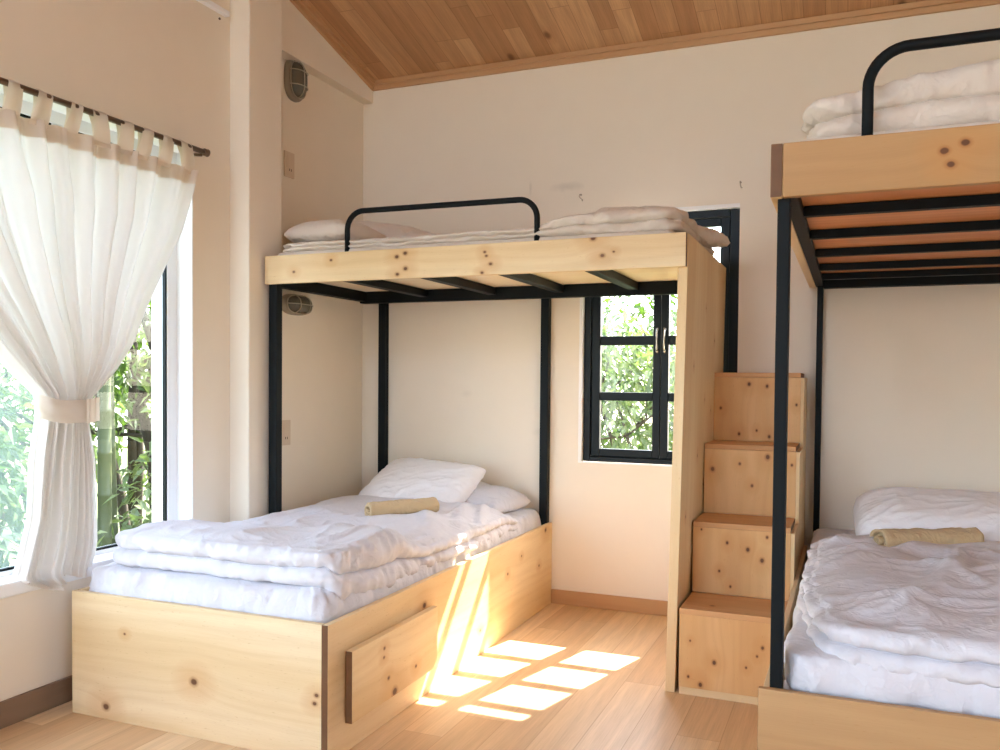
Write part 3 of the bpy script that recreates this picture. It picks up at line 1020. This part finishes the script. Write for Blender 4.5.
# lower left
soft_stack('mattress', (-0.012, 0.972, -1.972, -0.012), cst(0.291), cst(0.478), M['sheet'],
           'white sheeted mattress in the low pine base under the folded duvet by the curtain', 'mattress', 1, 0.08, 0.038, 3.0, 0.014, 0.006, res=.010, waver=.003, fall=.05)
def ztL(x, y):
    front = 1 - sstep(-1.62, -1.36, y - 0.18 * (x - .5))
    side = sstep(.78, .97, x)
    return 0.535 + 0.060 * front - 0.025 * side * (1 - front) + 0.012 * sstep(-.9, -.6, y) * (1 - side) - .03 * sstep(-.5, -.4, y)
def zbL(x, y):
    return 0.486 - 0.062 * sstep(.90, .96, x) * sstep(-1.93, -1.86, y)
def dzL(x, y):
    d = 0
    for (px, py, qx, qy, w, h) in ((.95, -1.2, .62, -.75, .035, .014), (.90, -.9, .72, -.45, .03, .02), (.93, -.75, .80, -.40, .02, .016),
                                   (.35, -1.25, .75, -1.5, .05, .014), (.2, -.9, .5, -1.1, .05, .012), (.93, -1.75, .90, -1.0, .022, .014), (.86, -1.5, .85, -.85, .025, .012), (.80, -1.0, .62, -.55, .03, .014), (.15, -1.5, .5, -1.62, .03, .012)):
        ex, ey = qx - px, qy - py
        L2 = ex * ex + ey * ey
        t = np.clip(((x - px) * ex + (y - py) * ey) / L2, 0, 1)
        dd = (x - px - ex * t) ** 2 + (y - py - ey * t) ** 2
        d = d + h * np.exp(-dd / (w * w)) * np.sin(PI * np.clip(t * .8 + .2, 0, 1))
    return d
soft_stack('duvet', (0.060, 0.968, -1.925, -0.36), zbL, ztL, M['sheet_wr'],
           'white duvet folded over at the foot of the lower bed beside the curtained window', 'duvet', 2, 0.07, 0.03, 8.0, 0.013, 0.024,
           ang=1.2, dz=dzL, fall=.07, res=.009, rings=80, freq=6.0)
pillow('pillow', (0.42, -0.33, 0.580), (0.60, 0.42, 0.16), (math.radians(30), math.radians(1), math.radians(-8)),
       'plump white pillow propped up behind the rolled towel on the bed under the left bunk', M['pillow'], 21.0)
pillow('pillow', (0.66, -0.21, 0.535), (0.50, 0.34, 0.12), (math.radians(4), math.radians(6), math.radians(-12)),
       'white pillow lying half hidden under the propped pillow, its corner near the black post', M['sheet_wr'], 27.0, wr=.02)
towel_roll('rolled_towel', (0.555, -1.035, 0.580), (0.735, -0.80, 0.583), 0.039,
           'rolled khaki towel on the white duvet of the bed beside the curtained window', 1.0)
# lower right
soft_stack('mattress', (2.238, RX1 - .03, -1.974, -0.012), cst(0.289), cst(0.478), M['sheet'],
           'white sheeted mattress in the low pine base under the right bunk', 'mattress', 2, 0.07, 0.022, 13.0, 0.010, 0.006, res=.010, waver=.003, fall=.05)
def ztR(x, y):
    return 0.565 - 0.02 * sstep(2.36, 2.24, x) - .06 * sstep(-.8, -.4, y) - .012 * sstep(-1.7, -1.95, y)
def zbR(x, y): return 0.478 - .022 * sstep(-1.86, -1.93, y)
def dzR(x, y):
    d = 0
    for (px, py, qx, qy, w, h) in ((2.27, -1.0, 2.55, -.72, .035, .022), (2.30, -1.25, 2.60, -.85, .03, .022), (2.26, -1.45, 2.52, -1.05, .03, .018), (2.62, -1.5, 2.72, -.95, .03, .022),
                                   (2.72, -1.45, 2.6, -1.15, .025, .018), (2.35, -1.72, 2.8, -1.62, .035, .02), (2.7, -1.3, 3.0, -1.15, .03, .018), (2.85, -1.65, 2.95, -1.2, .03, .02),
                                   (2.5, -1.75, 2.62, -1.5, .025, .016), (2.45, -.95, 2.75, -.98, .05, -.02)):
        ex, ey = qx - px, qy - py
        L2 = ex * ex + ey * ey
        t = np.clip(((x - px) * ex + (y - py) * ey) / L2, 0, 1)
        dd = (x - px - ex * t) ** 2 + (y - py - ey * t) ** 2
        d = d + h * np.exp(-dd / (w * w)) * np.sin(PI * np.clip(t * .8 + .15, 0, 1))
    return d
def eshR(x, y):
    k = float(sstep(-1.45, -1.95, y)) * float(sstep(2.6, 2.25, x))
    return (0.045 * k, 0.01 * k)
soft_stack('duvet', (2.258, RX1 - .06, -1.962, -0.33), zbR, ztR, M['sheet_wr'],
           'rumpled white duvet on the lower bed of the right bunk', 'duvet', 2, 0.12, 0.035, 35.0, 0.013, 0.030,
           ang=0.7, dz=dzR, fall=.09, res=.009, rings=90, edge_shape=eshR, freq=5.5)
pillow('pillow', (2.72, -0.38, 0.572), (0.66, 0.44, 0.22), (math.radians(14), 0, math.radians(2)),
       'plump white pillow at the head of the lower bed in the right bunk', M['pillow'], 41.0)
towel_roll('rolled_towel', (2.482, -0.86, 0.578), (2.795, -0.67, 0.576), 0.045,
           'rolled khaki towel in front of the pillow in the right bunk', 5.0)
# upper left
soft_stack('mattress', (0.022, 1.79, -0.978, -0.016), cst(1.6005), cst(1.672), M['linen'],
           'thin white mattress on the upper deck of the left bunk', 'mattress', 1, 0.05, 0.015, 52.0, 0.004, 0.004, res=.016, waver=.002, fall=.05)
def ztU(x, y):
    return 1.711 + 0.041 * sstep(1.18, 1.42, x) + .008 * sstep(1.4, 1.65, x)
soft_stack('duvet', (0.05, 1.80, -0.972, -0.10), cst(1.6725), ztU, M['linen'],
           'cream white duvet folded up at the end of the upper left bunk near the window', 'duvet', 2, 0.07, 0.022, 58.0, 0.014, 0.020,
           ang=0.3, fall=.06, res=.011, rings=50, freq=6.5)
pillow('pillow', (0.185, -0.70, 1.765), (0.36, 0.40, 0.13), (0, 0, 0), 'white pillow against the wall on the upper deck of the left bunk', M['linen'], 61.0)
pillow('pillow', (0.22, -0.32, 1.80), (0.58, 0.46, 0.17), (0, math.radians(8), math.radians(6)), 'cream pillow heaped at the back corner of the upper left bunk', M['linen'], 66.0)
pillow('pillow', (1.70, -0.42, 1.728), (0.30, 0.36, 0.10), (math.radians(0), math.radians(4), math.radians(-24)), 'cream pillow whose corner pokes past the end panel toward the black window', M['linen'], 68.0)
# upper right
soft_stack('mattress', (2.240, RX1 - .04, -1.972, -0.02), cst(1.588), cst(1.688), M['linen'],
           'thin white mattress on the upper deck of the right bunk', 'mattress', 1, 0.06, 0.02, 72.0, 0.004, 0.004, res=.016, waver=.002, fall=.05)
def ztUR(x, y): return 1.790 + 0.045 * sstep(2.26, 2.62, x) + .01 * sstep(2.6, 2.8, x)
soft_stack('duvet', (2.272, RX1 - .06, -1.93, -1.05), cst(1.689), ztUR, M['linen'],
           'folded cream duvet on the upper deck of the right bunk behind the guard rail', 'duvet', 2, 0.07, 0.034, 78.0, 0.015, 0.030,
           ang=0.5, fall=.06, res=.008, rings=50, freq=7)

# ================================================================== CURTAIN
rod = empty('curtain_rod', (-0.04, -2.4, 2.022), 'thin bronze curtain rod above the big left window', 'curtain rod')
bm = bmesh.new()
tube(bm, [(-.04, -3.75, 2.015), (-.04, -1.318, 2.028)], .0105, 14)
build('pole', bm, M['rod'], rod)
bm = bmesh.new()
tube(bm, [(-.04, -1.335, 2.028), (-.04, -1.330, 2.028), (-.04, -1.322, 2.028), (-.04, -1.312, 2.028), (-.04, -1.306, 2.028)], [.0106, .015, .0135, .016, .010], 16)
build('finial', bm, M['rod'], rod)
for yy in (-1.345, -3.6):
    bm = bmesh.new()
    tube(bm, [(WX, yy, 2.02), (-.04, yy, 2.012)], .006, 8)
    tube(bm, [(WX - .001, yy, 2.02), (WX + .006, yy, 2.02)], .02, 12)
    build('bracket', bm, M['rod'], rod)

cu = empty('curtain', (-0.06, -2.0, 0.43), 'sheer white tab-top curtain tied in at its middle over the big left window', 'curtain')
ZT = 1.942
yr_z = [(.42, -1.895), (.50, -1.862), (.549, -1.853), (.62, -1.855), (.83, -1.868), (.95, -1.892), (.982, -1.893), (1.04, -1.888), (1.064, -1.862), (1.145, -1.776), (1.237, -1.706), (1.408, -1.622), (1.561, -1.534), (1.696, -1.455), (1.865, -1.388), (1.95, -1.362)]
yl_z = [(.42, -2.08), (.455, -2.15), (.48, -2.165), (.529, -2.15), (.657, -2.112), (.85, -2.093), (.95, -2.075), (.982, -2.07), (1.053, -2.072), (1.076, -2.095), (1.124, -2.150), (1.194, -2.225), (1.4, -2.45), (1.6, -2.66), (1.8, -2.83), (1.95, -2.92)]
def itp(tab, z): return np.interp(z, [a for a, _ in tab], [b for _, b in tab])
NF = 15
def curt(S, Z, off=0.0):
    yl, yr = itp(yl_z, Z), itp(yr_z, Z)
    tight = np.exp(-((Z - 1.015) / .16) ** 2)
    topk = sstep(1.7, 1.95, Z)
    ph = 2 * PI * NF * (S + 0.012 * np.sin(S * 31 + 1)) + 0.5 * np.sin(Z * 2.2 + S * 4)
    amp = 0.026 * (1 - .25 * topk) * (1 - .25 * tight) + .010 * np.sin(S * 43) * (1 - topk)
    low = sstep(.95, .6, Z)
    amp = amp * (1 - .25 * low)
    X = -0.062 + amp * np.cos(ph) + .008 * np.cos(ph * 2.3 + S * 9) + low * .012 * np.cos(S * 2 * PI * 2.5)
    X = X + tight * .02 * np.sin(PI * S)
    Y = yl + (yr - yl) * (S + .010 * np.sin(ph + 1.2) * (1 - topk * .5))
    zz_ = Z - 0.02 * (1 - S) * 0
    return np.stack([X + off, Y, zz_], -1)
S, Z = np.meshgrid(np.linspace(0, 1, 361), np.concatenate([np.linspace(0, 1, 130)]))
hem = .43 + .035 * np.clip(np.cos(S * 9.0 + .4), -1, 1) * 0.6 + .05 * sstep(.80, 1.0, S) + .035 * sstep(.12, 0.0, S)
Zg = hem + (ZT - hem) * Z
bm = bmesh.new()
grid_mesh(bm, curt(S, Zg))
build('sheer_cloth', bm, M['curtain'], cu, True)
S2, Z2 = np.meshgrid(np.linspace(0, 1, 361), np.linspace(1.888, ZT + .003, 8))
bm = bmesh.new()
grid_mesh(bm, curt(S2, Z2, .0028))
grid_mesh(bm, curt(S2, Z2, -.0028))
build('header_band', bm, M['curtain_band'], cu, True)
tabs = [(-2.208, -2.143), (-2.108, -2.038), (-1.984, -1.925), (-1.879, -1.806), (-1.765, -1.694), (-1.670, -1.604), (-1.568, -1.498), (-1.463, -1.383),
        (-2.32, -2.25), (-2.43, -2.36), (-2.54, -2.47), (-2.65, -2.58), (-2.76, -2.69), (-2.87, -2.80)]
for i, (a, b) in enumerate(tabs):
    bm = bmesh.new()
    lean = [0, .004, .006, -.018, -.006, .004, .0, -.022][i] if i < 8 else 0
    zr = 2.028 - (0.013 / 2.4) * (-1.3 - a)
    prof = [(-.052, 1.925), (-.050, 1.95), (-.046, 1.985)] + [(-.04 + .0125 * math.cos(q), zr + .0125 * math.sin(q)) for q in np.linspace(PI, 0, 11)] + [(-.034, 1.985), (-.045, 1.95), (-.058, 1.925)]
    n = 10
    P = np.zeros((len(prof), n, 3))
    for j, (x, z) in enumerate(prof):
        up = (z - 1.925) / .115
        for k in range(n):
            f = k / (n - 1)
            w = (f - .5) * (b - a) * (1 - .22 * up)
            P[j, k] = (x + .003 * math.sin(f * 5 + i), (a + b) / 2 + w - lean * (1 - up) + lean * up, z)
    grid_mesh(bm, P)
    build('tab', bm, M['curtain_band'], cu, True)
bm = bmesh.new()
for (zc_, hh, dr_) in ((1.012, .038, .0),):
    nA, nB = 72, 9
    P = np.zeros((nB, nA, 3))
    for j in range(nB):
        f = j / (nB - 1) - .5
        for k in range(nA):
            a = 2 * PI * k / nA
            rx, ry = .054 + .003 * math.sin(f * 9), .104 + .003 * math.sin(f * 9 + 1)
            P[j, k] = (-.055 + rx * math.cos(a) + .002 * math.sin(a * 7 + f * 5), -1.982 + ry * math.sin(a), zc_ + f * 2 * hh - .010 * math.sin(a) - .008 * math.cos(a) + .004 * math.sin(a * 3))
    grid_mesh(bm, P, closed_u=True)
# overlapped loose end of the band
P = np.zeros((6, 14, 3))
for j in range(6):
    for k in range(14):
        f, h = k / 13, j / 5 - .5
        P[j, k] = (.004 - .012 * f * f + .003 * math.sin(f * 14), -1.945 + f * .062, 1.004 + h * .082 + .006 * f)
grid_mesh(bm, P)
build('tieback', bm, M['curtain_band'], cu, True)


# ================================================================== SMALL WALL THINGS
def bulkhead(loc, a, b, vertical, label):
    """cage bulkhead lamp on the x = const alcove wall; a = half length, b = half width"""
    X0, Y0, Z0 = loc
    e = empty('bulkhead_lamp', loc, label, 'lamp')
    def oval(sc, x):
        pts = []
        for k in range(48):
            t_ = 2 * PI * k / 48
            c_, s_ = math.cos(t_), math.sin(t_)
            p = 2.6
            u_ = a * sc * math.copysign(abs(c_) ** (2 / p), c_)
            v_ = b * sc * math.copysign(abs(s_) ** (2 / p), s_)
            pts.append((x, Y0 + (v_ if vertical else u_), Z0 + (u_ if vertical else v_)))
        return pts
    def loft(secs, nm, mat):
        bm = bmesh.new()
        A = np.array([oval(sc, X0 + x) for x, sc in secs])
        V = grid_mesh(bm, A, closed_u=True)
        bm.faces.new(V[-1]); bm.faces.new(V[0][::-1])
        bmesh.ops.recalc_face_normals(bm, faces=bm.faces)
        return build(nm, bm, mat, e, True)
    loft([(-.004, 1.0), (.012, 1.0), (.020, .97), (.026, .90)], 'base', M['lamp_base'])
    loft([(.022, .84), (.038, .80), (.052, .66), (.060, .40), (.062, .15)], 'lens', M['lamp_lens'])
    bm = bmesh.new()
    tube(bm, oval(.88, X0 + .034), .0028, 6, closed=True)
    for f in (-.35, .35):
        pts = []
        for k in range(13):
            q = -1 + 2 * k / 12
            xx = X0 + .03 + .038 * (1 - abs(q) ** 3)
            lo_, wd = f * a, q * b * .9
            pts.append((xx, Y0 + (wd if vertical else lo_), Z0 + (lo_ if vertical else wd)))
        tube(bm, pts, .0026, 6)
    pts = []
    for k in range(17):
        q = -1 + 2 * k / 16
        xx = X0 + .03 + .038 * (1 - abs(q) ** 4)
        lo_ = q * a * .9
        pts.append((xx, Y0 + (0 if vertical else lo_), Z0 + (lo_ if vertical else 0)))
    tube(bm, pts, .0026, 6)
    build('cage', bm, M['wire'], e, True)
bulkhead((-0.1145, -0.64, 2.545), .098, .070, True, 'grey caged bulkhead lamp high on the wall near the sloping ceiling')
bulkhead((-0.1145, -0.625, 1.477), .112, .050, False, 'grey caged oval lamp just under the upper deck of the left bunk')


def outlet(yc, zc_, label):
    e = empty('wall_socket', (-0.1145, yc, zc_ - .06), label, 'socket')
    pl = solid('plate', -0.1155, -0.1065, yc - .037, yc + .037, zc_ - .06, zc_ + .06, M['plastic'], e, .002)
    ins = solid('insert', -0.1065, -0.1045, yc - .022, yc + .022, zc_ - .048, zc_ + .048, M['plastic'], pl, .001)
    bm = bmesh.new()
    for d in (-.006, .008):
        box(bm, -0.1046, -0.1040, yc + d - .0022, yc + d + .0022, zc_ - .031, zc_ - .020)
    build('pin_slot', bm, M['dark'], pl)
outlet(-0.672, 2.138, 'ivory wall socket above the upper bunk mattress, beside the pillar')
outlet(-0.698, 0.863, 'ivory wall socket behind the left bunk post above the lower bed')

for i, (hx, lb) in enumerate(((1.136, 'small metal hook on the back wall above the folded duvet of the left bunk'), (1.899, 'small metal hook on the back wall between window and right bunk'))):
    e = empty('wall_hook', (hx, 0, 2.025), lb, 'hook')
    bm = bmesh.new()
    if i == 0:
        tube(bm, [(hx - .006, 0.0, 2.040), (hx - .007, -.012, 2.040), (hx - .009, -.016, 2.030), (hx - .004, -.016, 2.022), (hx + .002, -.014, 2.018)], .0022, 8)
        tube(bm, [(hx + .002, 0.0, 2.016), (hx + .004, -.014, 2.014), (hx + .008, -.018, 2.006), (hx + .010, -.018, 2.012)], .0022, 8)
    else:
        tube(bm, [(hx - .004, 0.0, 2.044), (hx - .005, -.012, 2.044), (hx - .003, -.014, 2.025), (hx + .001, -.015, 2.012), (hx + .006, -.018, 2.012)], .0025, 8)
    build('hook_wire', bm, M['wire'] if i else M['silver'], e)
    bm = bmesh.new()
    tube(bm, [(hx - .004, 0, 2.040), (hx - .004, -.003, 2.040)], .005, 10)
    build('screw_plate', bm, M['lamp_base'], e)

duct = empty('cable_duct', (WX, -2.0, 2.655), 'white cable duct high on the wall above the curtain', 'cable duct')
bm = bmesh.new()
box(bm, WX - .003, WX + .022, -3.4, -1.125, 2.652, 2.674, .003)
build('channel', bm, M['pvc'], duct)
bm = bmesh.new()
tube(bm, [(WX, -1.165, 2.632), (WX + .004, -1.165, 2.632)], .005, 10)
build('screw', bm, M['rod'], duct)

# ================================================================== OUTSIDE
bm = bmesh.new()
box(bm, -14, -0.33, -10, 12, -0.62, -0.5)
box(bm, -0.33, 12, 0.45, 12, -0.62, -0.5)
tagS(build('ground', bm, M['ground']))


def leaf(bm, p, d, n, L, W):
    """folded pointed leaf of six verts"""
    d = d.normalized()
    s = d.cross(n)
    if s.length < 1e-4: s = d.orthogonal()
    s.normalize()
    u_ = s.cross(d).normalized()
    a = bm.verts.new(p)
    m = bm.verts.new(p + d * L * .5 - u_ * W * .12)
    t_ = bm.verts.new(p + d * L - u_ * L * .12)
    l1 = bm.verts.new(p + d * L * .38 + s * W * .5 + u_ * W * .1)
    r1 = bm.verts.new(p + d * L * .38 - s * W * .5 + u_ * W * .1)
    for f in ((a, l1, m), (l1, t_, m), (a, m, r1), (m, t_, r1)):
        bm.faces.new(f)


def rv(r): return Vector((r.uniform(-1, 1), r.uniform(-1, 1), r.uniform(-1, 1)))


def plant(name, base, blobs, nleaf, L, mat, label, cat, seed, stem_r=.02, ratio=.42, group=None, droop=.4, extra=None):
    r = random.Random(seed)
    e = empty(name, base, label, cat, group)
    B = Vector(base)
    bm = bmesh.new()
    for (c, rad) in blobs:
        cc = Vector(c)
        mid = B.lerp(cc, .5) + Vector((r.uniform(-.1, .1), r.uniform(-.1, .1), 0))
        tube(bm, [B, mid, cc], [stem_r, stem_r * .7, stem_r * .3], 7)
        for k in range(4):
            tip = cc + Vector((r.uniform(-1, 1) * rad[0], r.uniform(-1, 1) * rad[1], r.uniform(-.6, 1) * rad[2])) * .8
            tube(bm, [mid.lerp(cc, .6), mid.lerp(tip, .75) + rv(r) * .05, tip], [stem_r * .4, stem_r * .28, stem_r * .1], 5)
    if extra:
        for pts, rr in extra:
            tube(bm, pts, rr, 8)
    build('stem', bm, M['bark'], e, True)
    bm = bmesh.new()
    tot = sum(b[1][0] * b[1][1] * b[1][2] for b in blobs)
    for (c, rad) in blobs:
        for k in range(int(nleaf * rad[0] * rad[1] * rad[2] / tot)):
            v = rv(r)
            while v.length > 1: v = rv(r)
            v = v * (0.35 + .65 * v.length ** .3) if v.length > 0 else v
            p = Vector(c) + Vector((v.x * rad[0], v.y * rad[1], v.z * rad[2]))
            d = Vector((v.x, v.y, v.z * .4 - droop)) + rv(r) * .7
            l = L * r.uniform(.6, 1.25)
            leaf(bm, p, d, Vector((0, 0, 1)) + rv(r) * .6, l, l * ratio)
    build('foliage', bm, mat, e)
    return e


def bamboo(x, y, r, h, tilt, label):
    e = empty('bamboo_stalk', (x, y, -.5), label, 'bamboo stalk')
    bm = bmesh.new()
    n = int(h / .27)
    pts, rs = [], []
    for k in range(n + 1):
        z = -.5 + h * k / n
        xx, yy = x + tilt[0] * k / n, y + tilt[1] * k / n
        q = r * (1 - .3 * k / n)
        if k:
            pts += [(xx, yy, z - .012), (xx, yy, z)]; rs += [q * .97, q * 1.10]
        pts.append((xx, yy, z + .012)); rs.append(q * .97)
    tube(bm, pts, rs, 14)
    build('culm', bm, M['bamboo'], e, True)
    bm = bmesh.new()
    r_ = random.Random(int(x * 1000))
    for k in range(160):
        z = r_.uniform(1.9, h - .5)
        f = (z + .5) / h
        p = Vector((x + tilt[0] * f, y + tilt[1] * f, z)) + Vector((r_.uniform(-.3, .3), r_.uniform(-.3, .3), 0))
        leaf(bm, p, Vector((r_.uniform(-1, 1), r_.uniform(-1, 1), -.6)), Vector((0, 0, 1)), r_.uniform(.1, .18), .022)
    build('foliage', bm, M['leaf_a'], e)

bamboo(-2.2, .172, .049, 4.2, (.03, -.03), 'thick green bamboo stalk just right of the tied curtain')
bamboo(-2.3, .36, .028, 4.0, (-.02, -.10), 'thin bamboo stalk right of the thick one outside the left window')
plant('broadleaf_shrub', (-2.0, .62, -.5), [((-1.95, .55, .32), (.42, .40, .36)), ((-2.0, .35, .05), (.4, .4, .3)), ((-2.1, .85, .55), (.4, .35, .35)), ((-2.0, .62, .95), (.28, .28, .40))], 900, .12, M['leaf_c'],
      'pale green broadleaf shrub below the bamboo outside the left window', 'shrub', 3, .015)
plant('leafy_tree', (-2.75, .95, -.5), [((-2.7, .9, 1.55), (.75, .65, .60)), ((-2.5, .75, 2.3), (.8, .7, .5)), ((-2.8, .65, 1.0), (.6, .5, .4))], 1700, .12, M['leaf_a'],
      'leafy tree with dark crooked branches at the right of the left window', 'tree', 5, .05,
      extra=[([(-2.35, .82, -.4), (-2.3, .70, .55), (-2.32, .60, .95), (-2.28, .72, 1.25), (-2.3, .58, 1.65), (-2.35, .42, 2.1)], [.05, .042, .036, .03, .026, .018]),
             ([(-2.32, .62, .95), (-2.3, .80, 1.12), (-2.28, .98, 1.3)], [.026, .02, .012])])
plant('hazy_bush', (-2.6, -.95, -.5), [((-2.6, -.9, .45), (.75, .75, .85)), ((-2.9, -.2, .3), (.6, .5, .6)), ((-3.0, -1.5, 1.1), (.7, .9, .9))], 2400, .13, M['leaf_b'],
      'bush seen through the hazy pane at the left edge, left of the curtain', 'bush', 9, .03)
plant('garden_tree', (-5.2, 2.2, -.5), [((-5.0, 1.2, 1.2), (1.2, 1.3, 1.5)), ((-5.4, 3.2, 1.5), (1.2, 1.6, 1.6)), ((-5.0, 2.0, 3.2), (1.4, 2.0, 1.1)), ((-4.8, .6, .3), (1.0, 1.0, .8))], 4600, .2, M['leaf_c'],
      'pale tree far behind the bamboo in the garden on the left', 'tree', 13, .07)
plant('dark_tree', (-5.0, -2.2, -.5), [((-4.8, -2.4, 1.4), (1.1, 1.8, 1.6)), ((-4.6, -.9, .8), (.9, 1.0, 1.2)), ((-4.6, -2.0, 3.2), (1.2, 2.2, 1.1)), ((-4.6, -4.6, 1.8), (1.2, 1.6, 1.8))], 5200, .2, M['leaf_b'],
      'darker green tree far behind the hazy bush on the left', 'tree', 17, .08)
fe = empty('yellow_flower', (-1.75, .33, -.5), 'yellow flower blooming low at the right end of the left window', 'flower')
bm = bmesh.new()
tube(bm, [(-1.75, .33, -.5), (-1.72, .36, .0), (-1.70, .38, .38)], .006, 6)
build('stem', bm, M['bamboo'], fe)
bm = bmesh.new()
for k in range(26):
    a = k * 2.4
    leaf(bm, Vector((-1.70, .38, .36 + .05 * (k % 5) / 5)), Vector((math.cos(a), math.sin(a), .5 + .3 * (k % 3))), Vector((0, 0, 1)), .07, .035)
build('petal_cluster', bm, M['flower'], fe)

# beyond the back window
plant('pale_bush', (.75, 3.1, -.5), [((.55, 3.0, .95), (.75, .5, .75)), ((1.25, 3.2, .9), (.6, .5, .75)), ((.2, 3.2, 1.35), (.6, .5, .6))], 2600, .11, M['leaf_c'],
      'pale yellow green bush seen through the black window', 'bush', 23, .03)
plant('bright_bush', (1.5, 4.6, -.5), [((.2, 4.6, 1.3), (1.0, .8, 1.1)), ((1.4, 4.7, 1.2), (.9, .8, .9))], 3400, .14, M['leaf_a'],
      'taller green bush behind the pale one outside the black window', 'bush', 29, .05)
plant('window_sprig', (.86, .62, -.5), [((.93, .52, 1.12), (.10, .10, .22)), ((.97, .50, .80), (.08, .08, .16))], 46, .10, M['leaf_a'],
      'thin leafy plant growing close outside the left edge of the black window', 'plant', 31, .006)

# ================================================================== LIGHT
w = bpy.data.worlds.new('sky')
bpy.context.scene.world = w
w.use_nodes = True
nt = w.node_tree
nt.nodes.clear()
g = G(nt)
sky = g.n('ShaderNodeTexSky')
sky.sky_type = 'NISHITA'
sky.sun_disc = False
sky.sun_elevation = math.radians(47)
sky.sun_rotation = math.radians(15)
sky.air_density = 1.0; sky.dust_density = 2.0
mixw = g.mix(0.62, sky.outputs[0], (0.95, 0.98, 1.05, 1))
bg = g.n('ShaderNodeBackground')
g.link(mixw, bg.inputs[0])
bg.inputs[1].default_value = 2.6
ow = g.n('ShaderNodeOutputWorld')
g.link(bg.outputs[0], ow.inputs[0])

sun = bpy.data.lights.new('sun', 'SUN')
sun.energy = 22.0
sun.angle = math.radians(0.5)
sun.color = (1.0, 0.95, 0.86)
so = bpy.data.objects.new('sun', sun)
so.rotation_euler = Vector((-.24, -.90, -1.0)).to_track_quat('-Z', 'Y').to_euler()
so.location = (3, 8, 9)
C.objects.link(so)

# ================================================================== CAMERA
cam = bpy.data.cameras.new('camera')
co = bpy.data.objects.new('camera', cam)
C.objects.link(co)
ya, pi_, ro = math.radians(22.3346), math.radians(-1.4586), math.radians(0.493)
Fv = Vector((-math.sin(ya) * math.cos(pi_), math.cos(ya) * math.cos(pi_), math.sin(pi_)))
Rv = Vector((math.cos(ya), math.sin(ya), 0))
Uv = Rv.cross(Fv)
R2 = Rv * math.cos(ro) + Uv * math.sin(ro)
U2 = -Rv * math.sin(ro) + Uv * math.cos(ro)
mt = Matrix((R2, U2, -Fv)).transposed().to_4x4()
mt.translation = (2.3833, -4.0765, 1.1175)
co.matrix_world = mt
cam.sensor_width = 36.0
cam.lens = 855.02 / 1000 * 36.0
cam.shift_y = (402.89 - 375) / 1000
cam.clip_start = 0.05
sc = bpy.context.scene
sc.camera = co
sc.view_settings.view_transform = 'Standard'
sc.view_settings.look = 'None'
sc.view_settings.exposure = 0.88
sc.view_settings.gamma = 1.0
sc.view_settings.use_curve_mapping = False
sc.cycles.max_bounces = 12
sc.cycles.diffuse_bounces = 8
sc.cycles.transparent_max_bounces = 16
sc.cycles.sample_clamp_indirect = 6.0
sc.cycles.caustics_reflective = False
sc.cycles.caustics_refractive = False
